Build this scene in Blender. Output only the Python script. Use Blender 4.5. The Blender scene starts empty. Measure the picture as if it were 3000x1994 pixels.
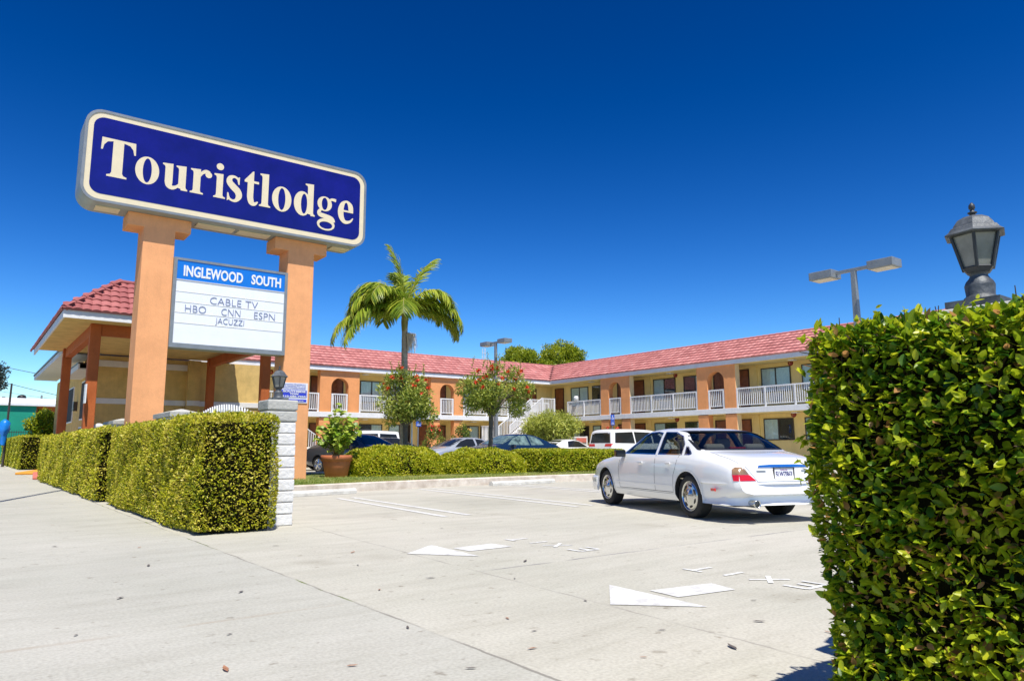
import bpy, bmesh, math, random
import numpy as np
from mathutils import Vector, Matrix
from mathutils.bvhtree import BVHTree
PI = math.pi; R = math.radians
random.seed(7); rng = np.random.default_rng(11)
scene = bpy.context.scene
C = scene.collection

# ------------------------------------------------------------------ camera
F, PIT, ROL, YAW, CH = 2102.5, 0.148984, -0.004709, 0.919102, 0.9
cam = bpy.data.cameras.new('camera'); camo = bpy.data.objects.new('camera', cam); C.objects.link(camo)
cam.sensor_width = 36.0; cam.lens = F / 3000 * 36; cam.clip_start = 0.05; cam.clip_end = 3000
fw = Vector((math.cos(PIT)*math.cos(YAW), math.cos(PIT)*math.sin(YAW), math.sin(PIT)))
rt = Vector((math.sin(YAW), -math.cos(YAW), 0)); up = rt.cross(fw)
r2 = rt*math.cos(ROL) + up*math.sin(ROL); u2 = -rt*math.sin(ROL) + up*math.cos(ROL)
m = Matrix((r2, u2, -fw)).transposed().to_4x4(); m.translation = (0, 0, CH)
camo.matrix_world = m
scene.camera = camo

# ------------------------------------------------------------------ sky, sun, exposure
SUN_EL = R(64); SH = Vector((-0.34, -0.94, 0)).normalized()
sund = Vector((SH.x*math.cos(SUN_EL), SH.y*math.cos(SUN_EL), math.sin(SUN_EL)))
w = bpy.data.worlds.new('World'); scene.world = w; w.use_nodes = True
nt = w.node_tree; nt.nodes.clear()
sky = nt.nodes.new('ShaderNodeTexSky'); sky.sky_type = 'NISHITA'; sky.sun_disc = False
sky.sun_elevation = SUN_EL; sky.sun_rotation = math.atan2(SH.x, SH.y)
sky.air_density = 1.0; sky.dust_density = 0.2; sky.ozone_density = 3.0; sky.altitude = 0
hs = nt.nodes.new('ShaderNodeHueSaturation'); hs.inputs['Saturation'].default_value = 1.12; hs.inputs['Value'].default_value = 0.45; hs.inputs['Hue'].default_value = 0.503
gm = nt.nodes.new('ShaderNodeGamma'); gm.inputs['Gamma'].default_value = 1.95
bg = nt.nodes.new('ShaderNodeBackground'); bg.inputs['Strength'].default_value = 0.05
wo = nt.nodes.new('ShaderNodeOutputWorld')
nt.links.new(sky.outputs[0], gm.inputs[0]); nt.links.new(gm.outputs[0], hs.inputs['Color'])
nt.links.new(hs.outputs[0], bg.inputs[0]); nt.links.new(bg.outputs[0], wo.inputs[0])
sl = bpy.data.lights.new('sun', 'SUN'); sl.energy = 4.8; sl.angle = R(0.53); sl.color = (1.0, 0.955, 0.87)
so = bpy.data.objects.new('sun', sl); C.objects.link(so)
so.rotation_euler = sund.to_track_quat('Z', 'Y').to_euler()
scene.view_settings.view_transform = 'Standard'; scene.view_settings.look = 'None'
scene.view_settings.gamma = 1.0; scene.view_settings.exposure = 0.4
scene.cycles.max_bounces = 8; scene.cycles.transparent_max_bounces = 12

# ------------------------------------------------------------------ materials
def mat(name, col, rough=0.6, metal=0.0, var=0.12, scale=3.0, bump=0.0, bscale=60.0, coat=0.0, spec=0.5, col2=None, detail=6.0, grain=0.0):
    """principled material whose colour drifts between col and a darker/other tone on object noise"""
    M = bpy.data.materials.new(name); M.use_nodes = True
    n = M.node_tree.nodes; l = M.node_tree.links
    b = n['Principled BSDF']
    b.inputs['Roughness'].default_value = rough; b.inputs['Metallic'].default_value = metal
    b.inputs['Coat Weight'].default_value = coat; b.inputs['Coat Roughness'].default_value = 0.04
    b.inputs['Specular IOR Level'].default_value = spec
    b.inputs['Base Color'].default_value = (*col, 1)
    tc = n.new('ShaderNodeTexCoord')
    if var > 0 or col2:
        t = n.new('ShaderNodeTexNoise'); t.inputs['Scale'].default_value = scale; t.inputs['Detail'].default_value = detail; t.inputs['Roughness'].default_value = 0.65
        l.new(tc.outputs['Object'], t.inputs['Vector'])
        r = n.new('ShaderNodeValToRGB'); r.color_ramp.elements[0].position = 0.32; r.color_ramp.elements[1].position = 0.68
        c2 = col2 if col2 else tuple(c*(1-var) for c in col); c1 = tuple(min(1, c*(1+var*0.5)) for c in col)
        r.color_ramp.elements[0].color = (*c2, 1); r.color_ramp.elements[1].color = (*c1, 1)
        l.new(t.outputs['Fac'], r.inputs['Fac']); l.new(r.outputs['Color'], b.inputs['Base Color'])
    if grain > 0:
        def fac(sc, st, lo, p0, p1):
            mp = n.new('ShaderNodeMapping'); mp.inputs['Scale'].default_value = st; l.new(tc.outputs['Object'], mp.inputs[0])
            q = n.new('ShaderNodeTexNoise'); q.inputs['Scale'].default_value = sc; q.inputs['Detail'].default_value = 7; q.inputs['Roughness'].default_value = 0.7; l.new(mp.outputs[0], q.inputs['Vector'])
            r_ = n.new('ShaderNodeValToRGB'); r_.color_ramp.elements[0].position = p0; r_.color_ramp.elements[1].position = p1; r_.color_ramp.elements[0].color = (1-lo, 1-lo*1.05, 1-lo*1.1, 1); l.new(q.outputs['Fac'], r_.inputs['Fac']); return r_.outputs['Color']
        src = b.inputs['Base Color'].links[0].from_socket
        for c_ in (fac(30, (1, 1, 1), grain, .35, .6), fac(2.2, (3.5, 3.5, .35), grain*1.1, .30, .52)):
            x = n.new('ShaderNodeMixRGB'); x.blend_type = 'MULTIPLY'; x.inputs[0].default_value = 1; l.new(src, x.inputs[1]); l.new(c_, x.inputs[2]); src = x.outputs[0]
        l.new(src, b.inputs['Base Color'])
    if bump > 0:
        t2 = n.new('ShaderNodeTexNoise'); t2.inputs['Scale'].default_value = bscale; t2.inputs['Detail'].default_value = 5
        l.new(tc.outputs['Object'], t2.inputs['Vector'])
        bp = n.new('ShaderNodeBump'); bp.inputs['Strength'].default_value = bump; bp.inputs['Distance'].default_value = 0.02
        l.new(t2.outputs['Fac'], bp.inputs['Height']); l.new(bp.outputs['Normal'], b.inputs['Normal'])
    return M

def leafmat(name, stops, rough=0.42, trans=0.28, attr='tone'):
    M = bpy.data.materials.new(name); M.use_nodes = True
    n = M.node_tree.nodes; l = M.node_tree.links; b = n['Principled BSDF']
    a = n.new('ShaderNodeAttribute'); a.attribute_name = attr
    r = n.new('ShaderNodeValToRGB'); e = r.color_ramp.elements
    e[0].position, e[0].color = stops[0][0], (*stops[0][1], 1)
    e[1].position, e[1].color = stops[-1][0], (*stops[-1][1], 1)
    for p, c in stops[1:-1]:
        k = e.new(p); k.color = (*c, 1)
    l.new(a.outputs['Fac'], r.inputs['Fac']); l.new(r.outputs['Color'], b.inputs['Base Color'])
    b.inputs['Roughness'].default_value = rough; b.inputs['Specular IOR Level'].default_value = 0.4
    tr = n.new('ShaderNodeBsdfTranslucent'); mx = n.new('ShaderNodeMixShader'); mx.inputs[0].default_value = trans
    l.new(r.outputs['Color'], tr.inputs['Color'])
    l.new(b.outputs[0], mx.inputs[1]); l.new(tr.outputs[0], mx.inputs[2]); l.new(mx.outputs[0], n['Material Output'].inputs['Surface'])
    return M

def glassmat(name, tint=(0.5, 0.55, 0.55), trans=0.8, gloss=0.9, rough=0.02):
    M = bpy.data.materials.new(name); M.use_nodes = True
    n = M.node_tree.nodes; l = M.node_tree.links; n.remove(n['Principled BSDF'])
    tp = n.new('ShaderNodeBsdfTransparent'); tp.inputs['Color'].default_value = (*tint, 1)
    gl = n.new('ShaderNodeBsdfGlossy'); gl.inputs['Roughness'].default_value = rough; gl.inputs['Color'].default_value = (gloss, gloss, gloss, 1)
    fr = n.new('ShaderNodeFresnel'); ge = n.new('ShaderNodeNewGeometry'); io = n.new('ShaderNodeMath'); io.operation = 'MULTIPLY_ADD'; io.inputs[1].default_value = 1/1.5-1.5; io.inputs[2].default_value = 1.5
    l.new(ge.outputs['Backfacing'], io.inputs[0]); l.new(io.outputs[0], fr.inputs['IOR'])
    mx = n.new('ShaderNodeMixShader'); l.new(fr.outputs[0], mx.inputs[0]); l.new(tp.outputs[0], mx.inputs[1]); l.new(gl.outputs[0], mx.inputs[2])
    l.new(mx.outputs[0], n['Material Output'].inputs['Surface'])
    return M

def concrete():
    """sunlit pavement: pale cement, broad stains, fine speckle, tool streaks and three joints with dirt in them"""
    M = mat('concrete', (0.47, 0.455, 0.42), rough=0.85, var=0.0, spec=0.25)
    n = M.node_tree.nodes; l = M.node_tree.links; b = n['Principled BSDF']
    tc = n.new('ShaderNodeTexCoord'); P = tc.outputs['Object']
    def noise(scale, det, stretch=None, rough=0.6):
        t = n.new('ShaderNodeTexNoise'); t.inputs['Scale'].default_value = scale; t.inputs['Detail'].default_value = det; t.inputs['Roughness'].default_value = rough
        if stretch:
            mp = n.new('ShaderNodeMapping'); mp.inputs['Scale'].default_value = stretch; l.new(P, mp.inputs[0]); l.new(mp.outputs[0], t.inputs['Vector'])
        else: l.new(P, t.inputs['Vector'])
        return t.outputs['Fac']
    def ramp(v, p0, c0, p1, c1):
        r = n.new('ShaderNodeValToRGB'); r.color_ramp.elements[0].position = p0; r.color_ramp.elements[1].position = p1
        r.color_ramp.elements[0].color = (*c0, 1); r.color_ramp.elements[1].color = (*c1, 1); l.new(v, r.inputs['Fac']); return r.outputs['Color']
    def mul(a, c, f=1.0):
        x = n.new('ShaderNodeMixRGB'); x.blend_type = 'MULTIPLY'; x.inputs[0].default_value = f; l.new(a, x.inputs[1]); l.new(c, x.inputs[2]); return x.outputs[0]
    base = ramp(noise(0.35, 5), 0.35, (0.452, 0.445, 0.385), 0.65, (0.515, 0.498, 0.44))
    c = mul(base, ramp(noise(1.1, 8, (0.5, 2.2, 1), 0.7), 0.28, (0.85, 0.845, 0.83), 0.55, (1, 1, 1)))
    c = mul(c, ramp(noise(2.4, 9, (0.5, 2.2, 1), 0.75), 0.30, (0.90, 0.895, 0.88), 0.5, (1, 1, 1)))
    c = mul(c, ramp(noise(55, 4), 0.36, (0.86, 0.85, 0.84), 0.60, (1.03, 1.03, 1.02)))
    c = mul(c, ramp(noise(9, 3), 0.27, (0.66, 0.63, 0.60), 0.36, (1, 1, 1)))
    c = mul(c, ramp(noise(0.55, 3), 0.62, (1, 1, 1), 0.74, (0.80, 0.785, 0.76)))
    c = mul(c, ramp(noise(4.5, 2), 0.70, (1, 1, 1), 0.74, (0.72, 0.70, 0.68)))
    sp = n.new('ShaderNodeSeparateXYZ'); l.new(P, sp.inputs[0])
    side_ = n.new('ShaderNodeMath'); side_.operation = 'LESS_THAN'; l.new(sp.outputs[0], side_.inputs[0]); side_.inputs[1].default_value = 1.95
    sw = n.new('ShaderNodeMixRGB'); l.new(side_.outputs[0], sw.inputs[0]); sw.inputs[1].default_value = (1.0, 0.985, 0.95, 1); sw.inputs[2].default_value = (0.93, 0.93, 0.92, 1); c = mul(c, sw.outputs[0])
    def math_(op, a, b2=None, clamp=False):
        q = n.new('ShaderNodeMath'); q.operation = op; q.use_clamp = clamp
        for i, v in enumerate((a, b2)):
            if v is None: continue
            if isinstance(v, (int, float)): q.inputs[i].default_value = v
            else: l.new(v, q.inputs[i])
        return q.outputs[0]
    X, Y = sp.outputs[0], sp.outputs[1]
    wob = math_('MULTIPLY', math_('SUBTRACT', noise(3.0, 6), 0.5), 0.05)
    def line(u, width, brk, lo, hi, col, v=None, v0=0, v1=0):
        nonlocal c
        d = math_('ABSOLUTE', math_('ADD', u, wob))
        k = math_('SUBTRACT', 1.0, math_('DIVIDE', d, width), True)
        k = math_('MULTIPLY', k, 2.5, True)
        k = math_('MULTIPLY', k, math_('MULTIPLY', math_('SUBTRACT', noise(brk, 4), lo), 1/(hi-lo), True), True)
        if v is not None:
            k = math_('MULTIPLY', k, math_('MULTIPLY', math_('SUBTRACT', v, v0), 4, True)); k = math_('MULTIPLY', k, math_('MULTIPLY', math_('SUBTRACT', v1, v), 4, True))
        x = n.new('ShaderNodeMixRGB'); l.new(k, x.inputs[0]); l.new(c, x.inputs[1]); x.inputs[2].default_value = (*col, 1); c = x.outputs[0]
    line(math_('SUBTRACT', X, 1.95), 0.011, 1.7, 0.34, 0.60, (0.24, 0.225, 0.19))
    line(math_('SUBTRACT', X, 1.95), 0.010, 1.1, 0.56, 0.62, (0.12, 0.16, 0.03))
    line(math_('SUBTRACT', math_('SUBTRACT', X, 2.90), math_('MULTIPLY', Y, 0.053)), 0.012, 2.2, 0.35, 0.7, (0.25, 0.23, 0.2), Y, -3, 9)
    line(math_('SUBTRACT', Y, 4.53), 0.018, 2.6, 0.38, 0.6, (0.22, 0.21, 0.2), X, 3.05, 9.0)
    line(math_('SUBTRACT', Y, 4.12), 0.030, 1.6, 0.40, 0.8, (0.33, 0.27, 0.2), X, -3, 1.95)
    line(math_('SUBTRACT', Y, 13.6), 0.02, 2.6, 0.35, 0.6, (0.3, 0.28, 0.25), X, -3, 1.95)
    line(math_('SUBTRACT', Y, 9.9), 0.05, 1.2, 0.42, 0.7, (0.3, 0.28, 0.26), X, 2.9, 6.2)
    for cx, cy, rx, ry, dk in ((7.0, 10.2, .9, 1.6, .16), (9.6, 11.6, 1.0, 1.7, .18), (12.3, 12.0, 1.0, 1.6, .15), (4.6, 9.2, 1.3, .35, .22), (6.9, 13.4, 1.0, .35, .2), (9.9, 13.7, 1.1, .4, .2), (1.0, 6.0, .9, 1.8, .09), (0.2, 3.0, .8, 1.5, .08), (4.8, 6.6, 1.6, .5, .07)):
        u = math_('DIVIDE', math_('SUBTRACT', X, cx), rx); v = math_('DIVIDE', math_('SUBTRACT', Y, cy), ry)
        k = math_('SUBTRACT', 1.0, math_('ADD', math_('MULTIPLY', u, u), math_('MULTIPLY', v, v)), True); k = math_('MULTIPLY', math_('MULTIPLY', k, dk*2.2), math_('SUBTRACT', noise(2.3, 6), 0.2, True))
        x = n.new('ShaderNodeMixRGB'); l.new(k, x.inputs[0]); l.new(c, x.inputs[1]); x.inputs[2].default_value = (0.09, 0.08, 0.07, 1); c = x.outputs[0]
    l.new(c, b.inputs['Base Color'])
    bp = n.new('ShaderNodeBump'); bp.inputs['Strength'].default_value = 0.25; bp.inputs['Distance'].default_value = 0.01
    l.new(noise(70, 5), bp.inputs['Height']); l.new(bp.outputs[0], b.inputs['Normal'])
    return M

M = {}
M['concrete'] = concrete()
M['asphalt'] = mat('asphalt', (0.09, 0.088, 0.085), 0.9, var=0.3, scale=0.8)
M['kerb'] = mat('kerb_concrete', (0.60, 0.54, 0.45), 0.85, var=0.35, scale=4, bump=0.3, bscale=40, col2=(0.44, 0.37, 0.29))
M['white_line'] = mat('road_paint', (0.74, 0.74, 0.71), 0.7, var=0.16, scale=11, col2=(0.56, 0.55, 0.51), grain=0.16)
M['worn_line'] = mat('worn_road_paint', (0.72, 0.72, 0.69), 0.75, var=0.35, scale=16, col2=(0.50, 0.49, 0.45))
M['stopblock'] = mat('wheel_stop_concrete', (0.62, 0.6, 0.53), 0.8, var=0.25, scale=6, bump=0.3)
M['stucco'] = mat('orange_stucco', (0.86, 0.405, 0.18), 0.9, var=0.13, scale=1.3, bump=0.35, bscale=70, spec=0.2, grain=.06)
M['stucco_motel'] = mat('motel_orange_stucco', (0.83, 0.36, 0.14), 0.9, var=0.14, scale=1.1, bump=0.35, bscale=40, spec=0.2, grain=.06)
M['post_paint'] = mat('terracotta_post_paint', (0.47, 0.125, 0.034), 0.75, var=0.16, scale=2.5, bump=0.2, bscale=30, spec=0.25, grain=.08)
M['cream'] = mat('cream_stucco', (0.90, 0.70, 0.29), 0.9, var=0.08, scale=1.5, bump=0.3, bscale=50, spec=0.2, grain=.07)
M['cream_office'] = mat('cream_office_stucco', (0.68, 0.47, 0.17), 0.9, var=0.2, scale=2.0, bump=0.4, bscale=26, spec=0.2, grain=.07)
M['jamb'] = mat('pale_jamb', (0.80, 0.62, 0.36), 0.85, var=0.08, scale=2)
M['white'] = mat('white_paint', (0.80, 0.80, 0.78), 0.55, var=0.06, scale=3, grain=0.06)
M['grey_fascia'] = mat('pale_grey_paint', (0.66, 0.68, 0.68), 0.6, var=0.10, scale=3)
M['trim'] = mat('grey_white_trim', (0.72, 0.70, 0.66), 0.6, var=0.1, scale=3)
M['bronze'] = mat('dark_bronze_frame', (0.05, 0.038, 0.03), 0.4, var=0.1)
M['door'] = mat('brown_door', (0.26, 0.085, 0.03), 0.5, var=0.3, scale=6, coat=0.1)
M['doorframe'] = mat('dark_door_frame', (0.07, 0.028, 0.018), 0.5, var=0.1)
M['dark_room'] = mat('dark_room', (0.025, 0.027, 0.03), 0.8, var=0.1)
M['curtain'] = mat('pale_curtain', (0.80, 0.84, 0.84), 0.9, var=0.12, scale=8)
M['glass'] = glassmat('window_glass', (0.86, 0.92, 0.92))
M['bell'] = mat('red_bell_paint', (0.28, 0.03, 0.015), 0.35, var=0.1)
M['brass'] = mat('brass', (0.5, 0.33, 0.12), 0.3, 1.0, var=0.05)
M['grey_metal'] = mat('grey_metal', (0.25, 0.27, 0.275), 0.45, 0.3, var=0.15, scale=5)
M['sign_metal'] = mat('sign_cabinet_paint', (0.33, 0.36, 0.34), 0.5, 0.1, var=0.15, scale=3)
M['sign_blue'] = mat('sign_blue', (0.009, 0.007, 0.17), 0.22, var=0.3, scale=1.3, coat=0.25)
M['sign_cream'] = mat('sign_cream', (0.76, 0.65, 0.43), 0.45, var=0.05, scale=4)
M['board_white'] = mat('letter_board_white', (0.80, 0.82, 0.83), 0.35, var=0.03, scale=4)
M['board_blue'] = mat('letter_board_blue', (0.004, 0.17, 0.62), 0.35, var=0.05, scale=4)
M['letter_grey'] = mat('plastic_letters', (0.24, 0.27, 0.42), 0.5, var=0.35, scale=20)
M['tow_blue'] = mat('tow_blue', (0.03, 0.05, 0.5), 0.4, var=0.05)
M['stone'] = mat('split_face_block', (0.74, 0.73, 0.70), 0.9, var=0.14, scale=6, bump=0.6, bscale=22, spec=0.2)
M['mortar'] = mat('mortar', (0.33, 0.31, 0.29), 0.9, var=0.1)
M['stone_cap'] = mat('grey_block_cap', (0.47, 0.46, 0.41), 0.9, var=0.15, scale=6, bump=0.5, bscale=30, spec=0.2)
M['lantern'] = mat('weathered_lantern_metal', (0.11, 0.12, 0.125), 0.55, 0.2, var=0.5, scale=14, bump=0.15, bscale=60, col2=(0.045, 0.05, 0.055))
M['lantern_dark'] = mat('lantern_frame_metal', (0.045, 0.05, 0.055), 0.5, 0.2, var=0.2, scale=14)
M['frost'] = mat('dusty_lantern_glass', (0.26, 0.26, 0.225), 0.25, var=0.3, scale=12, coat=0.4)
M['lamp_lens'] = mat('lamp_lens', (0.6, 0.55, 0.45), 0.3, var=0.2, scale=8)
M['terracotta'] = mat('terracotta_pot', (0.55, 0.17, 0.065), 0.7, var=0.15, scale=5, bump=0.1)
M['soil'] = mat('soil', (0.05, 0.035, 0.022), 0.95, var=0.3, scale=12, bump=0.4)
M['bark'] = mat('grey_bark', (0.16, 0.13, 0.10), 0.95, var=0.4, scale=9, bump=0.7, bscale=28)
M['palm_bark'] = mat('palm_bark', (0.44, 0.37, 0.28), 0.9, var=0.35, scale=9, bump=0.5, bscale=25)
M['crownshaft'] = mat('palm_crownshaft', (0.28, 0.26, 0.06), 0.5, var=0.3, scale=6)
M['twig'] = mat('brown_twigs', (0.075, 0.045, 0.025), 0.95, var=0.4, scale=20)
M['hedge_core'] = mat('hedge_core', (0.018, 0.017, 0.007), 1.0, var=0.4, scale=14, bump=0.8, bscale=20, spec=0.0)  # near-black on purpose: shade between the leaves is put into this colour
M['flower_red'] = mat('red_flower', (0.78, 0.075, 0.02), 0.6, var=0.3, scale=20)
M['flower_orange'] = mat('coral_rose', (0.80, 0.13, 0.06), 0.6, var=0.3, scale=20)
M['flower_yellow'] = mat('yellow_rose', (0.85, 0.62, 0.16), 0.6, var=0.2, scale=20)
M['tassel'] = mat('dry_palm_tassel', (0.88, 0.76, 0.60), 0.9, var=0.2, scale=20)
M['rubber'] = mat('tyre_rubber', (0.022, 0.021, 0.02), 0.8, var=0.2, scale=8)
M['alloy'] = mat('bright_alloy', (0.62, 0.62, 0.60), 0.16, 0.95, var=0.05)
M['chrome'] = mat('chrome', (0.75, 0.77, 0.8), 0.08, 1.0, var=0.0)
M['black_trim'] = mat('black_trim', (0.012, 0.012, 0.013), 0.5, var=0.1)
M['underbody'] = mat('underbody', (0.012, 0.012, 0.012), 0.9, var=0.1)
M['red_lens'] = mat('red_lens', (0.62, 0.008, 0.006), 0.15, var=0.05, coat=0.8)
M['amber_lens'] = mat('smoked_amber_lens', (0.34, 0.20, 0.10), 0.15, var=0.35, scale=12, coat=0.8)
M['seat'] = mat('beige_leather', (0.46, 0.38, 0.28), 0.6, var=0.1)
M['car_glass'] = glassmat('tinted_car_glass', (0.42, 0.47, 0.47), gloss=0.95)
M['plate'] = mat('plate_white', (0.75, 0.75, 0.76), 0.4, var=0.05)
M['plate_ink'] = mat('plate_blue_ink', (0.03, 0.03, 0.16), 0.5, var=0.1)
M['plate_red'] = mat('plate_script', (0.35, 0.12, 0.3), 0.5, var=0.1)
M['dead_leaf'] = mat('dry_leaf', (0.36, 0.17, 0.09), 0.8, var=0.4, scale=30)
M['dark_leaf'] = mat('dark_dry_leaf', (0.12, 0.10, 0.085), 0.8, var=0.3, scale=30)
M['handi_blue'] = mat('parking_sign_blue', (0.03, 0.11, 0.50), 0.4, var=0.05)
M['green_wall'] = mat('green_wall_paint', (0.0, 0.27, 0.17), 0.7, var=0.15, scale=1)
M['blue_cover'] = mat('blue_plastic', (0.01, 0.22, 0.72), 0.4, var=0.2, scale=4)
M['red_kerb'] = mat('red_kerb_paint', (0.62, 0.17, 0.12), 0.8, var=0.2, scale=5)
M['orange_edge'] = mat('orange_edge_paint', (0.72, 0.30, 0.03), 0.8, var=0.2, scale=5)
M['wire'] = mat('cable', (0.10, 0.12, 0.14), 0.7, var=0.0)
def tilemat():
    T = mat('red_roof_tile', (0.5, 0.13, 0.11), 0.75, var=0, spec=0.3)
    n = T.node_tree.nodes; l = T.node_tree.links; b = n['Principled BSDF']
    a = n.new('ShaderNodeAttribute'); a.attribute_name = 'tone'
    r = n.new('ShaderNodeValToRGB'); e = r.color_ramp.elements
    e[0].color = (0.38, 0.14, 0.125, 1); e[1].color = (0.60, 0.27, 0.24, 1)
    k = e.new(0.5); k.color = (0.50, 0.195, 0.175, 1)
    l.new(a.outputs['Fac'], r.inputs['Fac']); l.new(r.outputs['Color'], b.inputs['Base Color'])
    return T
M['tile'] = tilemat()
M['tile_office'] = M['tile'].copy(); M['tile_office'].name = 'weathered_red_tile'
for e_, c_ in zip([q for q in M['tile_office'].node_tree.nodes if q.type == 'VALTORGB'][0].color_ramp.elements, ((0.25, 0.075, 0.075, 1), (0.33, 0.105, 0.10, 1), (0.42, 0.15, 0.14, 1))): e_.color = c_
HG = [(0.0, (0.04, 0.07, 0.006)), (0.3, (0.14, 0.20, 0.010)), (0.55, (0.36, 0.40, 0.016)), (0.8, (0.66, 0.62, 0.035)), (1.0, (0.74, 0.64, 0.12))]
M['leaf_hedge'] = leafmat('hedge_leaves', HG, trans=0.4)
M['leaf_near'] = leafmat('near_hedge_leaves', [(0.0, (0.02, 0.07, 0.008)), (0.3, (0.08, 0.19, 0.010)), (0.55, (0.30, 0.42, 0.014)), (0.97, (0.68, 0.68, 0.03)), (1.0, (0.55, 0.28, 0.10))], rough=0.36, trans=0.48)
M['leaf_bush'] = leafmat('bush_leaves', [(0, (0.05, 0.10, 0.006)), (0.4, (0.19, 0.28, 0.008)), (0.75, (0.48, 0.51, 0.012)), (1, (0.60, 0.56, 0.04))], trans=0.35)
M['leaf_tree'] = leafmat('tree_leaves', [(0, (0.05, 0.10, 0.015)), (0.45, (0.24, 0.32, 0.04)), (1, (0.62, 0.64, 0.13))], trans=0.42)
M['leaf_big'] = leafmat('pot_plant_leaves', [(0, (0.08, 0.18, 0.02)), (0.5, (0.27, 0.42, 0.03)), (1, (0.55, 0.60, 0.10))], trans=0.4)
M['leaf_far'] = leafmat('far_tree_leaves', [(0, (0.07, 0.13, 0.01)), (0.5, (0.25, 0.33, 0.015)), (1, (0.48, 0.50, 0.03))], trans=0.4)
M['leaf_grey'] = leafmat('grey_tree_leaves', [(0, (0.02, 0.035, 0.03)), (1, (0.06, 0.08, 0.06))], trans=0.2)
M['frond'] = leafmat('palm_frond_leaves', [(0, (0.05, 0.13, 0.015)), (0.5, (0.26, 0.36, 0.025)), (1, (0.62, 0.62, 0.08))], rough=0.4, trans=0.4)
M['grass'] = leafmat('grass_blades', [(0, (0.08, 0.18, 0.02)), (0.5, (0.30, 0.34, 0.05)), (1, (0.55, 0.46, 0.17))], trans=0.35)
M['lawn'] = mat('lawn', (0.20, 0.22, 0.05), 0.95, var=0.4, scale=3, bump=0.5, bscale=60, col2=(0.10, 0.15, 0.03))

# ------------------------------------------------------------------ mesh helpers
BASE = {}
class MB:
    def __init__(s): s.v = []; s.f = []; s.smooth = []
    def add(s, vs, fs, sm=False):
        o = len(s.v); s.v += [tuple(p) for p in vs]
        for f in fs: s.f.append([i+o for i in f]); s.smooth.append(sm)
        return s
    def box(s, x0, x1, y0, y1, z0, z1):
        if x0 > x1: x0, x1 = x1, x0
        if y0 > y1: y0, y1 = y1, y0
        return s.add([(x0,y0,z0),(x1,y0,z0),(x1,y1,z0),(x0,y1,z0),(x0,y0,z1),(x1,y0,z1),(x1,y1,z1),(x0,y1,z1)],
              [(0,3,2,1),(4,5,6,7),(0,1,5,4),(1,2,6,5),(2,3,7,6),(3,0,4,7)])
    def obox(s, c, ax, hx, hy, hz):
        """oriented box: centre, 2-D x axis direction, half sizes"""
        a = Vector((ax[0], ax[1], 0)).normalized(); b = Vector((-a.y, a.x, 0)); c = Vector(c); k = Vector((0,0,1))
        vs = [c + a*hx*i + b*hy*j + k*hz*q for q in (-1,1) for i,j in ((-1,-1),(1,-1),(1,1),(-1,1))]
        return s.add(vs, [(0,3,2,1),(4,5,6,7),(0,1,5,4),(1,2,6,5),(2,3,7,6),(3,0,4,7)])
    def prism(s, poly, axis, a, b):
        """2-D polygon extruded along axis 'x' (poly=y,z), 'y' (poly=x,z) or 'z' (poly=x,y)"""
        def P(p, t): return {'x': (t, p[0], p[1]), 'y': (p[0], t, p[1]), 'z': (p[0], p[1], t)}[axis]
        n = len(poly); vs = [P(p, a) for p in poly] + [P(p, b) for p in poly]
        ar = sum(poly[i][0]*poly[(i+1)%n][1]-poly[(i+1)%n][0]*poly[i][1] for i in range(n))
        flip = (ar > 0) ^ (axis == 'y') ^ (a > b)
        fs = [tuple(range(n))[::-1] if flip else tuple(range(n)), tuple(range(n, 2*n)) if flip else tuple(range(n, 2*n))[::-1]]
        for i in range(n):
            q = (i, (i+1)%n, (i+1)%n+n, i+n); fs.append(q if flip else q[::-1])
        return s.add(vs, fs)
    def tube(s, pts, rad, n=8, cap=True, sm=True):
        pts = [Vector(p) for p in pts]; k = len(pts)
        if not hasattr(rad, '__len__'): rad = [rad]*k
        vs = []; prev = None
        for i, p in enumerate(pts):
            d = (pts[min(i+1,k-1)] - pts[max(i-1,0)]).normalized()
            a = d.orthogonal().normalized() if prev is None else (prev - d*prev.dot(d)).normalized()
            prev = a; b = d.cross(a)
            for j in range(n):
                t = 2*PI*j/n; vs.append(p + (a*math.cos(t)+b*math.sin(t))*rad[i])
        fs = [(i*n+j, i*n+(j+1)%n, (i+1)*n+(j+1)%n, (i+1)*n+j) for i in range(k-1) for j in range(n)]
        s.add(vs, fs, sm)
        if cap:
            s.add(vs[:n], [tuple(range(n))[::-1]]); s.add(vs[-n:], [tuple(range(n))])
        return s
    def lathe(s, prof, c=(0,0,0), n=24, axis='z', sm=True, rot=0.0):
        """prof: list of (r, h)"""
        vs = []
        for r, h in prof:
            for j in range(n):
                t = 2*PI*j/n + rot; a, b = r*math.cos(t), r*math.sin(t)
                p = {'z': (a, b, h), 'x': (h, a, b), 'y': (b, h, a)}[axis]
                vs.append((p[0]+c[0], p[1]+c[1], p[2]+c[2]))
        k = len(prof)
        fs = [(i*n+j, i*n+(j+1)%n, (i+1)*n+(j+1)%n, (i+1)*n+j) for i in range(k-1) for j in range(n)]
        return s.add(vs, fs, sm)
    def grid(s, rows, sm=False, closed=False):
        k = len(rows); n = len(rows[0]); vs = [p for r in rows for p in r]
        fs = [(i*n+j, i*n+(j+1)%n, (i+1)*n+(j+1)%n, (i+1)*n+j) for i in range(k-1) for j in range(n if closed else n-1)]
        return s.add(vs, fs, sm)
    def mesh(s, name, off=(0,0,0)):
        me = bpy.data.meshes.new(name)
        me.from_pydata([(x-off[0], y-off[1], z-off[2]) for x, y, z in s.v], [], s.f)
        me.polygons.foreach_set('use_smooth', s.smooth); me.update(); return me

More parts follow.
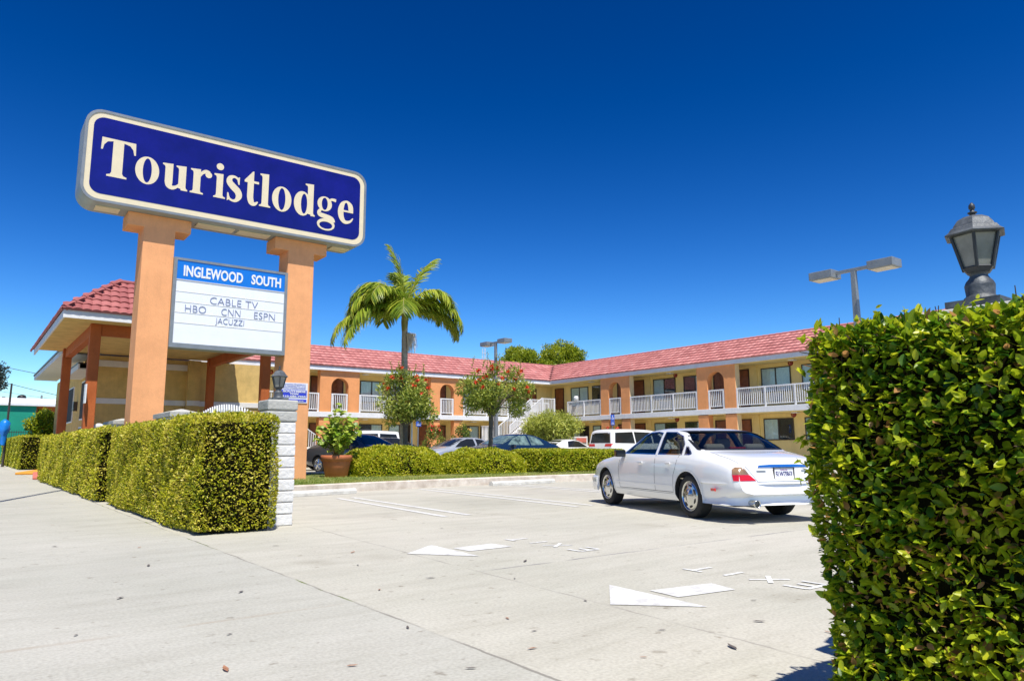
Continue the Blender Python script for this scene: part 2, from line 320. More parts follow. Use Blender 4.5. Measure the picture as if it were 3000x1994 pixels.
def link(name, me, material=None, parent=None):
    o = bpy.data.objects.new(name, me); C.objects.link(o)
    if material is not None and not me.materials:
        for q in (material if isinstance(material, (list, tuple)) else [material]): me.materials.append(q)
    if parent is not None: o.parent = parent; BASE[o.name] = BASE[parent.name]
    else: BASE[o.name] = (0,0,0)
    return o
def bevel(o, wdt=0.01, seg=2):
    b = o.modifiers.new('bevel', 'BEVEL'); b.width = wdt; b.segments = seg; b.limit_method = 'ANGLE'; b.angle_limit = R(40); return o
def tag(o, label=None, cat=None, group=None, kind=None):
    if label: o['label'] = label
    if cat: o['category'] = cat
    if group: o['group'] = group
    if kind: o['kind'] = kind
    return o
def thing(name, label, cat, loc=(0,0,0), rz=0.0, group=None, local=False):
    """Empty at the thing's base. Parts of a world-built thing are shifted to it; local ones are built round the origin."""
    o = bpy.data.objects.new(name, None); C.objects.link(o); o.empty_display_size = 0.2
    o.location = loc; o.rotation_euler = (0, 0, rz); BASE[o.name] = (0,0,0) if local else tuple(loc)
    return tag(o, label, cat, group)
def part(name, mb, material, parent, bev=0.0, label=None):
    o = link(name, mb.mesh(name, BASE[parent.name]), material, parent)
    if bev: bevel(o, bev)
    if label: o['label'] = label
    return o
def single(name, mb, material, label, cat, group=None, bev=0.0, loc=(0,0,0)):
    o = link(name, mb.mesh(name, loc), material); o.location = loc; tag(o, label, cat, group)
    if bev: bevel(o, bev)
    return o
def struct(name, mb, material):
    return tag(link(name, mb.mesh(name), material), kind='structure')
def copy_tree(o, parent=None):
    c = o.copy(); C.objects.link(c); c.parent = parent; BASE[c.name] = BASE.get(o.name, (0,0,0))
    for ch in [k for k in bpy.data.objects if k.parent == o]: copy_tree(ch, c)
    return c

LEAF2 = (np.array([(0,0,0),(0.45,0.5,0.03),(0.5,0,-0.05),(0.45,-0.5,0.03),(1,0,0)]), [(0,2,4,1),(0,3,4,2)])
LEAF4 = (np.array([(0,0,0),(0.5,0,-0.05),(1,0,-0.12),(0.18,0.34,0.0),(0.5,0.5,0.03),(0.82,0.27,-0.04),(0.18,-0.34,0.0),(0.5,-0.5,0.03),(0.82,-0.27,-0.04)]),
         [(0,1,4,3),(1,2,5,4),(0,6,7,1),(1,7,8,2)])
QUAD1 = (np.array([(0,0,0),(0.45,0.5,0.0),(1,0,0),(0.45,-0.5,0.0)]), [(0,3,2,1)])
def unit(a): return a/np.maximum(np.linalg.norm(a, axis=1, keepdims=True), 1e-9)
def leaf_object(name, P, D, N, L, W, tone, material, parent, tmpl=LEAF2, off=None):
    """many leaves as one mesh: base points P, directions D, normals N (all n x 3), lengths, widths, tones"""
    n = len(P); D = unit(D); N = unit(N - D*np.sum(N*D, axis=1, keepdims=True)); S = np.cross(N, D)
    T, faces = tmpl; k = len(T)
    L = np.broadcast_to(np.asarray(L, float), (n,)); W = np.broadcast_to(np.asarray(W, float), (n,))
    V = P[:, None, :] + (L[:, None]*T[None, :, 0])[..., None]*D[:, None, :] + (W[:, None]*T[None, :, 1])[..., None]*S[:, None, :] + (L[:, None]*T[None, :, 2])[..., None]*N[:, None, :]
    V = V.reshape(-1, 3) - np.array(BASE[parent.name] if parent is not None else (0, 0, 0))
    Fq = (np.arange(n)[:, None, None]*k + np.array(faces)[None]).reshape(-1, 4)
    me = bpy.data.meshes.new(name); me.vertices.add(len(V)); me.vertices.foreach_set('co', V.astype(np.float32).ravel())
    me.loops.add(Fq.size); me.loops.foreach_set('vertex_index', Fq.astype(np.int32).ravel())
    me.polygons.add(len(Fq)); me.polygons.foreach_set('loop_start', np.arange(0, Fq.size, 4, dtype=np.int32))
    me.update(calc_edges=True)
    at = me.attributes.new('tone', 'FLOAT', 'POINT'); at.data.foreach_set('value', np.repeat(np.clip(tone, 0, 1), k).astype(np.float32))
    return link(name, me, material, parent)

# ================================================================== SETTING
struct('ground', MB().box(-400, 400, -400, 400, -0.3, -0.025), M['asphalt'])
struct('pavement', MB().add([(-6,-30,0),(48,-30,0),(48,70,0),(-6,70,0)], [(0,1,2,3)]), M['concrete'])
# road markings: arrows, EXIT lettering, parking stripes
def sheet(mb, pts, z=0.004): return mb.add([(x, y, z) for x, y in pts], [tuple(range(len(pts)))])
def flat(pts):  # counter-clockwise
    a = sum(pts[i][0]*pts[(i+1)%len(pts)][1]-pts[(i+1)%len(pts)][0]*pts[i][1] for i in range(len(pts)))
    return pts if a > 0 else pts[::-1]
for tri, shaft in (([(3.16,5.66),(3.62,6.02),(3.57,5.14)], [(3.67,5.45),(4.15,5.45),(4.12,5.74),(3.66,5.70)]),
                   ([(3.08,3.11),(3.51,3.55),(3.47,2.72)], [(3.55,3.0),(4.02,2.93),(4.08,3.16),(3.57,3.25)])):
    mb = MB(); sheet(mb, flat(tri)); sheet(mb, flat(shaft)); struct('road_marking', mb, M['white_line'])
def strokes(cx, cy, h, wd, segs, t=0.035):
    """driver's letter: top towards -x, its left towards -y; segs in unit box"""
    mb = MB()
    for i, ((u0, v0), (u1, v1)) in enumerate(segs):
        a = Vector((cx + h/2 - v0*h, cy - wd/2 + u0*wd)); b = Vector((cx + h/2 - v1*h, cy - wd/2 + u1*wd)); d = (b-a).normalized(); q = Vector((-d.y, d.x))*t/2
        sheet(mb, flat([tuple(a-q), tuple(b-q), tuple(b+q), tuple(a+q)]), 0.004 + 0.0008*i)
    struct('road_marking', mb, M['worn_line'])
LET = {'E': [((0,0),(0,1)),((0,1),(1,1)),((0,.5),(.8,.5)),((0,0),(1,0))], 'X': [((0,0),(1,1)),((0,1),(1,0))], 'I': [((.5,0),(.5,1))], 'T': [((.5,0),(.5,1)),((0,1),(1,1))]}
for row in (((4.90,'E'),(5.25,'X'),(5.53,'I'),(5.84,'T')), ((2.74,'E'),(3.0,'X'),(3.29,'I'),(3.57,'T'))):
    for y, ch in row: strokes(4.53 if row[0][0] > 4 else 4.5, y, 0.22, 0.17, LET[ch])
for (a, b) in (((5.649,12.75),(5.248,8.365)), ((5.95,12.75),(5.632,8.364)), ((8.32,14.35),(7.693,8.423)), ((8.672,14.4),(8.055,8.465)), ((10.88,14.6),(10.396,8.6)), ((11.22,14.6),(10.75,8.6))):
    d = (Vector(b)-Vector(a)).normalized(); q = Vector((-d.y, d.x))*0.05; a, b = Vector(a), Vector(b); mb = MB(); sheet(mb, flat([tuple(a-q), tuple(b-q), tuple(b+q), tuple(a+q)]), 0.0045); struct('parking_line', mb, M['white_line'])
# planted island: kerb ring, lawn
ISL = [(3.9,13.95),(7.15,14.55),(9.6,14.85),(12.8,14.95),(17.2,14.7),(19.0,15.6),(19.2,20.6),(17.6,22.6),(4.4,22.6),(3.9,22.0)]
def inset(poly, d):
    out = []; n = len(poly)
    for i in range(n):
        p0, p1, p2 = Vector(poly[i-1]), Vector(poly[i]), Vector(poly[(i+1)%n])
        e1 = (p1-p0).normalized(); e2 = (p2-p1).normalized(); n1 = Vector((-e1.y, e1.x)); n2 = Vector((-e2.y, e2.x)); k = (n1+n2).normalized()
        out.append(tuple(p1 + k*d/max(0.3, k.dot(n1))))
    return out
inn = inset(ISL, 0.16); k = len(ISL)
rows = [[(x, y, z) for x, y in q] for q, z in ((ISL, -0.02), (inset(ISL, 0.012), 0.165), (inset(ISL, 0.035), 0.185), (inn, 0.185), (inn, 0.05))]
kb = MB(); kb.grid(rows, closed=True); struct('kerb', kb, M['kerb'])
kj = MB()
for i in range(4):
    a, b = Vector(ISL[i]), Vector(ISL[i+1]); d = (b-a).normalized(); q = Vector((d.y, -d.x)); L = (b-a).length; t = 0.6
    while t < L:
        c = a + d*t + q*0.0; kj.obox((c.x-q.x*0.02, c.y-q.y*0.02, 0.083), d, 0.006, 0.026, 0.09); t += 3.05
lw = MB(); lw.add([(x, y, 0.14) for x, y in inset(ISL, 0.15)], [tuple(range(k))]); struct('lawn', lw, M['lawn'])
def in_poly(x, y, poly):
    c = np.zeros(len(x), bool); n = len(poly); j = n-1
    for i in range(n):
        xi, yi = poly[i]; xj, yj = poly[j]
        c ^= ((yi > y) != (yj > y)) & (x < (xj-xi)*(y-yi)/(yj-yi+1e-12)+xi); j = i
    return c
n = 42000; gx = rng.uniform(3.9, 19.2, n); gy = 14.0 + 8.5*rng.power(0.8, n)[::-1]**1.0*rng.random(n)
ok = in_poly(gx, gy, inset(ISL, 0.14)); gx, gy = gx[ok], gy[ok]; n = len(gx)
patch = 0.5 + 0.35*np.sin(gx*1.3+0.7)*np.sin(gy*1.9) - 0.25*np.exp(-((gx-7)/2.2)**2)
gr = leaf_object('grass', np.stack([gx, gy, np.full(n, 0.138)], 1), np.stack([rng.normal(0, .5, n), rng.normal(0, .5, n), np.ones(n)], 1), rng.normal(size=(n, 3)) + np.array([0, -1, 0.3]), rng.uniform(0.03, 0.07, n), 0.009, patch + 0.15 + rng.normal(0, .18, n), M['grass'], None, QUAD1)
tag(gr, 'short grass on the planted island, green by the column and yellowing further right', 'grass', kind='stuff')

# wheel stops
def wheel_stop(x0, x1, y0, y1, label):
    a = Vector((x0, y0)); b = Vector((x1, y1)); d = (b-a).normalized(); q = Vector((-d.y, d.x)); mb = MB()
    prof = [(0, 0), (0, 0.06), (0.035, 0.105), (0.115, 0.105), (0.15, 0.06), (0.15, 0)]
    ra = [(a.x+q.x*u, a.y+q.y*u, z+0.004) for u, z in prof]; rb = [(b.x+q.x*u, b.y+q.y*u, z+0.004) for u, z in prof]
    mb.grid([ra, rb]); mb.add(ra, [tuple(range(6))]); mb.add(rb, [tuple(range(6))[::-1]])
    single('wheel_stop', mb, M['stopblock'], label, 'wheel stop', 'wheel stops along the kerb', 0.008)
wheel_stop(4.6, 6.55, 13.55, 13.85, 'pale concrete wheel stop at the end of the paired lines nearest the block pillar')
wheel_stop(10.35, 12.5, 14.35, 14.55, 'pale concrete wheel stop at the kerb beside the parked white sedan')

# red painted kerb corner of the second driveway
mb = MB(); mb.prism([(1.9, 27.2), (3.4, 27.2), (3.4, 31.5), (2.3, 33.0)], 'z', 0.0, 0.10); single('painted_kerb', mb, M['red_kerb'], 'red painted kerb corner on the pavement between the two long hedges', 'kerb', bev=0.03)
mb = MB(); mb.prism([(1.75, 33.2), (3.6, 31.9), (3.6, 37), (2.9, 38.5)], 'z', 0.0, 0.09); single('painted_kerb', mb, M['orange_edge'], 'orange yellow painted kerb edge behind the red kerb corner', 'kerb', bev=0.03)

# ================================================================== HEDGES AND BUSHES
def box_points(n, b, faces, rnd=0.06, wob=0.035, depth=0.03):
    x0, x1, y0, y1, z0, z1 = b; lo = np.array([x0, y0, z0]); hi = np.array([x1, y1, z1]); sz = hi-lo
    A = {'-x': sz[1]*sz[2], '+x': sz[1]*sz[2], '-y': sz[0]*sz[2], '+y': sz[0]*sz[2], '+z': sz[0]*sz[1]}
    wts = np.array([A[f] for f in faces]); idx = rng.choice(len(faces), n, p=wts/wts.sum())
    P = lo + rng.random((n, 3))*sz; N = np.zeros((n, 3))
    for i, f in enumerate(faces):
        s = idx == i; ax = 'xyz'.index(f[1]); P[s, ax] = lo[ax] if f[0] == '-' else hi[ax]; N[s, ax] = -1 if f[0] == '-' else 1
    c = np.clip(P, lo+rnd, hi-rnd); d = P-c; ln = np.linalg.norm(d, axis=1, keepdims=True)
    e = d/np.maximum(ln, 1e-6); P = c + e*np.minimum(ln, rnd); N = unit(N*0.4 + e)
    wv = (np.sin(P[:, 0]*5.1+1)*np.sin(P[:, 1]*3.7+2) + np.sin(P[:, 2]*6.3+P[:, 1]*2.1) + 0.8*np.sin(P[:, 1]*9.7+P[:, 0]*8)*np.sin(P[:, 2]*11))*wob*0.5
    P = P + N*(wv[:, None] - rng.exponential(depth, n)[:, None])
    return P, N
def clump(P, s, seed=0):
    return (np.sin(P[:, 0]*s*1.9+seed)*np.sin(P[:, 1]*s*2.3+seed*2+1)*np.sin(P[:, 2]*s*2.7+seed+2))
def hedge(name, label, cat, b, n, L, faces, mtl, group, tone=0.5, spread=0.28, tmpl=LEAF2, rnd=0.06, wob=0.035, depth=0.03, core=0.09, wr=0.55, sprigs=0, flat=False):
    x0, x1, y0, y1, z0, z1 = b
    t = thing(name, label, cat, ((x0+x1)/2, (y0+y1)/2, z0), group=group)
    P, N = box_points(n, b, faces, rnd, wob, depth)
    D = N*0.55 + np.array([0, 0, 0.45]) + rng.normal(0, 0.6, (n, 3)); NN = N*0.7 + np.array([0, 0, 0.6]) + rng.normal(0, 0.6, (n, 3))
    if flat: D = N*0.75 + np.array([0, 0, 0.15]) + rng.normal(0, 0.5, (n, 3)); NN = N*flat + np.array([0, 0, 1.0]) + rng.normal(0, 0.45, (n, 3))
    big = 1.3 if flat == 0.3 else 1.0
    tn = tone + spread*rng.normal(size=n) + 0.12*clump(P, 2.0) + 0.15*clump(P, 6.0, 3)
    ln = L*rng.uniform(0.65/big, 1.25*big, n)
    if sprigs:
        sP, sN = box_points(sprigs, b, [f for f in faces], rnd, wob, 0.0); q = rng.integers(4, 8, sprigs)
        rep = np.repeat(np.arange(sprigs), q); dirs = unit(sN*0.7 + np.array([0, 0, 0.45]) + rng.normal(0, .35, (sprigs, 3)))
        off = rng.uniform(0, 0.04, len(rep))
        P = np.vstack([P, sP[rep] + dirs[rep]*off[:, None]]); D = np.vstack([D, dirs[rep] + rng.normal(0, .8, (len(rep), 3))])
        NN = np.vstack([NN, dirs[rep] + rng.normal(0, .5, (len(rep), 3))]); tn = np.concatenate([tn, rng.normal(0.75, 0.12, len(rep))]); ln = np.concatenate([ln, L*rng.uniform(0.7, 1.5, len(rep))])
    leaf_object('foliage', P - unit(D)*(ln*0.4)[:, None], D, NN, ln, ln*wr, tn, mtl, t, tmpl)
    c = MB(); c.box(x0+core, x1-core, y0+core, y1-core, z0+0.02, z1-core); o = part('shade_core', c, M['hedge_core'], t)  # solid fill for the twig mass, inner shade painted into its colour
    tw = MB(); nt_ = min(900, n//22); tp, tnn = box_points(nt_, b, faces, rnd, wob, 0.02)
    for p, q in zip(tp, tnn):
        p = Vector(p); q = Vector(q); d = (q*0.5 + Vector((random.gauss(0,.5), random.gauss(0,.5), abs(random.gauss(0.7,.4))))).normalized()
        tw.tube([p - q*0.10 - d*0.03, p + d*0.04], [0.0035, 0.0015], 3, False)
    part('twigs', tw, M['twig'], t)
    return t
G1 = 'clipped hedges along the pavement'
hedge('clipped_hedge', 'nearest section of the long clipped hedge, square cornered beside the block pillar', 'hedge', (2.03, 2.93, 8.2, 14.0, 0, 1.29), 70000, 0.036, ['-x', '-y', '+x', '+z', '+y'], M['leaf_hedge'], G1, 0.76, 0.22, depth=0.018, wob=0.028, flat=0.55, rnd=0.09, sprigs=420)
hedge('clipped_hedge', 'farther section of the long clipped hedge, beyond the dark gap, ending at the red kerb', 'hedge', (1.95, 2.93, 14.6, 26.3, 0, 1.31), 52000, 0.05, ['-x', '-y', '+x', '+z', '+y'], M['leaf_hedge'], G1, 0.76, 0.21, depth=0.02, wob=0.028, flat=0.55, rnd=0.09, sprigs=260)
hedge('clipped_hedge', 'far dark ended hedge across the second driveway at the left edge of the photo', 'hedge', (2.3, 4.4, 41.3, 60, 0, 1.62), 30000, 0.085, ['-x', '-y', '+z'], M['leaf_hedge'], G1, 0.62, 0.25, depth=0.04, wob=0.06, flat=0.55)
hedge('clipped_hedge', 'large close hedge with glossy leaves filling the right edge, lantern rising behind it', 'hedge', (2.03, 2.86, -1.6, 1.2, 0, 1.25), 62000, 0.028, ['-x', '+y', '+z'], M['leaf_near'], G1, 0.60, 0.24, tmpl=LEAF4, rnd=0.05, wob=0.035, depth=0.028, core=0.075, wr=0.52, sprigs=650, flat=0.3)

def bush(label, c, r, n, L, group, mtl, tone=0.5, name='rounded_bush', cat='bush', flat_=2.6, spread=0.24):
    """low clipped mound: superellipsoid shell of leaves over a dark core"""
    t = thing(name, label, cat, (c[0], c[1], c[2]), group=group)
    th = rng.uniform(0, 2*PI, n); ph = np.arccos(rng.uniform(-0.15, 1, n)); e = 2/flat_
    sg = lambda v: np.sign(v)*np.abs(v)**e
    U = np.stack([sg(np.sin(ph)*0+np.cos(th))*np.abs(np.sin(ph))**e, sg(np.sin(th))*np.abs(np.sin(ph))**e, sg(np.cos(ph))], 1)
    sc = np.array([r[0], r[1], r[2]]); N = unit(U/sc); P = np.array(c) + np.array([0, 0, 0.0]) + U*sc
    P += N*((np.sin(P[:, 0]*4+1)*np.sin(P[:, 1]*5)+np.sin(P[:, 0]*9+P[:, 2]*8))*0.03 - rng.exponential(0.03, n))[:, None]
    P[:, 2] = np.maximum(P[:, 2], c[2]-0.02+0.05*rng.random(n))
    D = N*0.5 + np.array([0, 0, 0.5]) + rng.normal(0, .6, (n, 3)); NN = N*0.7 + np.array([0, 0, .6]) + rng.normal(0, .55, (n, 3))
    ln = L*rng.uniform(0.7, 1.3, n)
    leaf_object('foliage', P, D, NN, ln, ln*0.6, tone + spread*rng.normal(size=n) + 0.14*clump(P, 4), mtl, t)
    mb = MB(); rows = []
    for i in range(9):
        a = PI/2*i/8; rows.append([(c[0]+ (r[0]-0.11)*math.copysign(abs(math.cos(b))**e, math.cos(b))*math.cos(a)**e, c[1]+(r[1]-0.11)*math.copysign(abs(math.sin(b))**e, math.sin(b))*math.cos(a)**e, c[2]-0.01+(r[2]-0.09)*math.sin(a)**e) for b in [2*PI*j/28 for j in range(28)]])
    mb.grid(rows, closed=True); part('shade_core', mb, M['hedge_core'], t)  # dark filling under the leaf shell, its colour stands in for inner shade
    return t
G2 = 'low clipped bushes on the island'
bush('broad domed bush nearest the terracotta pot on the island', (10.25, 19.35, 0.15), (1.62, 1.15, 0.82), 20000, 0.06, G2, M['leaf_bush'], 0.86)
bush('middle low bush on the island, in front of the second flowering tree', (13.15, 18.9, 0.15), (1.5, 1.05, 0.73), 17000, 0.06, G2, M['leaf_bush'], 0.84)
hedge('rounded_bush', 'long flat topped bush on the island beside the bonnet of the white sedan', 'bush', (14.55, 18.2, 17.35, 19.3, 0.10, 0.86), 24000, 0.06, ['-x', '-y', '+z', '+x'], M['leaf_bush'], G2, 0.78, 0.25, rnd=0.16)

# ================================================================== TREES, PALM, SHRUBS, ROSES
def limb_path(a, b, sag=0.0, k=6, jit=0.04):
    a, b = Vector(a), Vector(b); out = []
    for i in range(k+1):
        t = i/k; p = a.lerp(b, t); p += Vector((random.gauss(0, jit), random.gauss(0, jit), 0))*math.sin(PI*t)*(b-a).length; p.z += sag*math.sin(PI*t); out.append(p)
    return out
def crown(t, centres, n, L, mtl, tone=0.5, spread=0.24, wr=0.5, droop=0.0, name='crown', tmpl=LEAF2, hollow=0.35):
    """leaf clumps: centres = (x, y, z, r) blobs, leaves spread through each blob's outer shell"""
    ws = np.array([c[3]**2.2 for c in centres]); idx = rng.choice(len(centres), n, p=ws/ws.sum()); cs = np.array(centres)[idx]
    U = unit(rng.normal(size=(n, 3))); rad = cs[:, 3]*(hollow + (1-hollow)*rng.random(n)**0.5)*(1+0.12*rng.normal(size=n))
    P = cs[:, :3] + U*rad[:, None]; D = U*0.6 + rng.normal(0, .6, (n, 3)) + np.array([0, 0, 0.3-droop]); NN = U*0.6 + np.array([0, 0, .7]) + rng.normal(0, .5, (n, 3))
    ct = rng.normal(0, 0.10, len(centres))[idx]; ln = L*rng.uniform(.65, 1.3, n)
    leaf_object(name, P, D, NN, ln, ln*wr, tone + ct + spread*rng.normal(size=n), mtl, t, tmpl)
def blobs(c, r, n, br, lo=-0.8):
    out = []
    while len(out) < n:
        u = Vector((random.uniform(-1,1), random.uniform(-1,1), random.uniform(lo,1)))
        if u.length < 1: out.append((c[0]+u.x*r[0], c[1]+u.y*r[1], c[2]+u.z*r[2], br*random.uniform(.7, 1.3)))
    return out
def flower_tree(label, base, h0, cc, cr, nb, nl, flowers, lean):
    t = thing('flowering_tree', label, 'tree', base, group='flowering trees on the island'); x, y, z = base
    tr = MB(); top = Vector((x+lean[0], y+lean[1], h0))
    tr.tube(limb_path((x, y, z-0.03), top, jit=0.02), [0.115, 0.095, 0.085, 0.08, 0.08, 0.085, 0.09], 9)
    bl = [(b[0], b[1], b[2], b[3]*random.uniform(.6, 1.25)) for b in blobs(cc, cr, nb, 0.29)]
    for b in bl[:16]:
        m_ = top.lerp(Vector(b[:3]), 0.5) + Vector((random.gauss(0, .1), random.gauss(0, .1), 0.1)); tr.tube([top - Vector((0,0,.12)), m_, Vector(b[:3])], [0.055, 0.03, 0.010], 6)
    part('trunk', tr, M['bark'], t)
    crown(t, bl, nl, 0.11, M['leaf_tree'], 0.64, 0.24, 0.38, 0.1)
    fl = MB(); pts = sorted(bl, key=lambda b: -(b[2]) + 0.6*random.random() - (0.35 if b[1] < cc[1] else 0))[:flowers]
    fp = []
    for b in pts:
        d = Vector((random.uniform(-.7, .7), random.uniform(-1, -.1), random.uniform(-.1, .9))).normalized(); fp.append(Vector(b[:3]) + d*b[3]*1.05)
    for f in fp:
        nn = 30; P = np.repeat(np.array([f]), nn, axis=0); U = unit(rng.normal(size=(nn, 3)))
        leaf_object('flower', P, U, rng.normal(size=(nn, 3)), rng.uniform(.06, .13, nn), 0.04, rng.random(nn), M['flower_red'], t)
    # thin straggling shoots above the crown
    sh = MB(); lp = []
    for i in range(9):
        a = Vector((cc[0]+random.uniform(-.7, .7)*cr[0], cc[1]+random.uniform(-.5, .5)*cr[1], cc[2]+cr[2]*0.75)); b = a + Vector((random.gauss(0, .1), random.gauss(0, .1), random.uniform(.25, .6))); sh = MB(); sh.tube([a, b], [0.008, 0.004], 4, False); part('shoot', sh, M['twig'], t)
        lp += [a.lerp(b, q) for q in np.linspace(.2, 1, 8)]
    lp = np.array(lp); nn = len(lp)*3; lp = np.repeat(lp, 3, 0)
    leaf_object('shoot_leaves', lp, rng.normal(size=(nn, 3)) + np.array([0, 0, .4]), rng.normal(size=(nn, 3)), 0.08, 0.03, rng.uniform(.4, 1, nn), M['leaf_tree'], t)
    return t
flower_tree('round red flowering tree with pale forked trunk beside the palm', (11.6, 21.0, 0.14), 1.75, (11.52, 21.0, 2.48), (1.08, 0.9, 0.98), 40, 8200, 17, (0.0, 0.0))
flower_tree('red flowering tree in front of the lamp post and the stair, taller bare trunk', (15.0, 21.0, 0.14), 2.15, (15.25, 21.0, 3.0), (1.32, 1.05, 1.0), 46, 9200, 19, (0.06, 0.0))
mb = MB(); mb.tube([(11.80, 20.9, 0.13), (11.78, 20.9, 1.85)], 0.028, 8); single('tree_stake', mb, M['white'], 'slim white stake standing against the trunk of the tree beside the palm', 'stake')

# palm
def palm(base, crown_z, lean):
    t = thing('palm_tree', 'tall feather palm with arching yellow green fronds rising above the motel roof', 'palm tree', base); x, y, z = base
    tr = MB(); top = Vector((x+lean, y, crown_z)); k = 26; pts = [Vector((x+lean*(i/k)**1.5, y, z-0.03+(crown_z-z)*i/k)) for i in range(k+1)]
    tr.tube(pts, [0.145-0.05*(i/k)+0.006*(i%2) for i in range(k+1)], 12); part('trunk', tr, M['palm_bark'], t)
    cs = MB(); cs.tube([top-Vector((0,0,.75)), top-Vector((0,0,.45)), top-Vector((0,0,.1)), top+Vector((0,0,.25))], [0.10, 0.125, 0.11, 0.05], 12); part('crownshaft', cs, M['crownshaft'], t)
    rt_ = Vector((0.92, -0.39, 0)); fr_ = Vector((0.39, 0.92, 0))
    # azimuth (0 picture right, 90 away), launch angle, length, curl, leaflet spread
    FR = [(180, 62, 2.55, 2.75, 1), (168, 44, 2.75, 2.9, 1), (196, 46, 2.75, 3.0, 1), (185, 30, 2.5, 2.35, 1), (206, 22, 2.7, 2.3, 1), (152, 58, 2.4, 2.6, 1), (225, 58, 2.3, 2.6, 1), (172, 74, 2.3, 2.5, 1), (0, 50, 2.5, 2.9, 1), (-16, 32, 2.6, 2.5, 1), (14, 26, 2.55, 2.3, 1), (-30, 60, 2.3, 2.7, 1), (35, 50, 2.3, 2.6, 1), (110, 45, 2.3, 2.4, 1), (-4, 16, 2.3, 1.9, 1), (190, 12, 3.1, 1.85, 1), (203, 4, 2.9, 1.7, 1), (262, 40, 1.9, 2.6, 1), (160, 86, 2.5, 0.5, .34), (20, 76, 2.45, 0.75, .55), (100, 80, 2.3, 1.3, .5)]
    for az, el, ln, dr, spd in FR:
        a = R(az); d = rt_*math.cos(a) + fr_*math.sin(a); mb = MB(); pts = []; p = top.copy() - Vector((0, 0, .1)); e = R(el); st = ln/22
        for i in range(23):
            pts.append(p.copy()); p = p + (d*math.cos(e) + Vector((0,0,1))*math.sin(e))*st; e = max(e - dr/22*(0.35+1.3*i/22), -1.45)
        mb.tube(pts, [0.030*(1-i/23)+0.006 for i in range(23)], 5); rach = part('frond', mb, M['crownshaft'], t)
        P, D, Nn, LL = [], [], [], []; side = d.cross(Vector((0,0,1))).normalized()
        for i in range(3, 22):
            for q in np.linspace(0, 1, 5, endpoint=False):
                b = pts[i].lerp(pts[min(i+1, 22)], q); tg = (pts[min(i+1,22)]-pts[i-1]).normalized(); upn = side.cross(tg).normalized(); u = (i-3+q)/19; LL_ = 0.80*math.sin(PI*(0.14+0.78*u))**0.7*(.55+.45*spd)
                for sg in (-1, 1):
                    P.append(b); D.append(side*sg*0.8*spd + tg*0.5 + upn*0.25*spd + Vector((random.gauss(0,.07), random.gauss(0,.07), (-0.55+random.gauss(0,.12))*spd))); Nn.append(upn + side*sg*0.3); LL.append(LL_*random.uniform(.82, 1.12))
        nn = len(P); lw_ = np.array(LL)
        tmpl = (np.array([(0,.25,0),(0,-.25,0),(.35,.5,.02),(.35,-.5,.02),(.72,.4,-.07),(.72,-.4,-.07),(1,.05,-.24),(1,-.05,-.24)]), [(0,1,3,2),(2,3,5,4),(4,5,7,6)])
        leaf_object('leaflets', np.array(P), np.array(D), np.array(Nn), lw_, 0.046, 0.58 + 0.1*math.sin(az) + rng.normal(0, .2, nn), M['frond'], rach, tmpl)
    # dry hanging flower tassel
    P, D = [], []; c = top + Vector((0, 0, -0.92)) - fr_*0.12; ta = MB()
    for i in range(150):
        a = random.uniform(-.9, 1.1); q = rt_*math.cos(a) + fr_*math.sin(a)*0.8; r = random.uniform(0.08, 0.40); p0 = c + q*0.09; p1 = c + q*r + Vector((0,0,random.uniform(.02,.14)*(1-r))); p2 = p1 + q*0.04 + Vector((random.gauss(0,.02), random.gauss(0,.02), -random.uniform(.2, .75)))
        ta.tube([p0, p1, p2], [0.006, 0.006, 0.004], 3, False)
    part('flower_tassel', ta, M['tassel'], t)
palm((12.1, 22.0, 0.14), 5.72, -0.05)

# terracotta pot plant
t = thing('potted_plant', 'big terracotta pot with a broad leaved plant on the lawn beside the orange column', 'potted plant', (8.36, 19.0, 0.14))
mb = MB(); mb.lathe([(0.0, 0.14), (0.30, 0.14), (0.385, 0.57), (0.385, 0.575), (0.425, 0.58), (0.435, 0.72), (0.425, 0.735), (0.39, 0.735), (0.37, 0.68), (0.0, 0.66)], (8.36, 19.0, 0), 36); part('pot', mb, M['terracotta'], t)
mb = MB(); mb.lathe([(0.375, 0.675), (0.2, 0.70), (0, 0.71)], (8.36, 19.0, 0), 24); part('soil', mb, M['soil'], t)
st = MB(); P, D, NN = [], [], []
for i in range(46):
    a = random.uniform(0, 2*PI); q = random.random(); e = Vector((8.42+math.cos(a)*0.70*q**.6, 19+math.sin(a)*0.66*q**.6, 0.95+1.0*(1-q**1.5)*random.uniform(.55, 1) + 0.35*random.random())); b = Vector((8.36+random.uniform(-.12,.12), 19+random.uniform(-.12,.12), 0.68)); mid = b.lerp(e, .5)+Vector((0,0,.1)); st.tube([b, mid, e], [0.014, 0.010, 0.005], 5, False)
    for j in range(15):
        u = random.uniform(.25, 1.02); p = b.lerp(mid, u*2) if u < .5 else mid.lerp(e, (u-.5)*2); dd = Vector((random.gauss(0,1), random.gauss(0,1), random.gauss(-.15,.55))).normalized(); P.append(p); D.append(dd); NN.append(Vector((0,0,1))+dd*0.2+Vector((random.gauss(0,.4), random.gauss(0,.4)-.3, 0)))
part('stems', st, M['crownshaft'], t); nn = len(P)
leaf_object('foliage', np.array(P), np.array(D), np.array(NN), rng.uniform(.10, .19, nn), rng.uniform(.09, .15, nn), rng.normal(.6, .22, nn), M['leaf_big'], t, LEAF4)

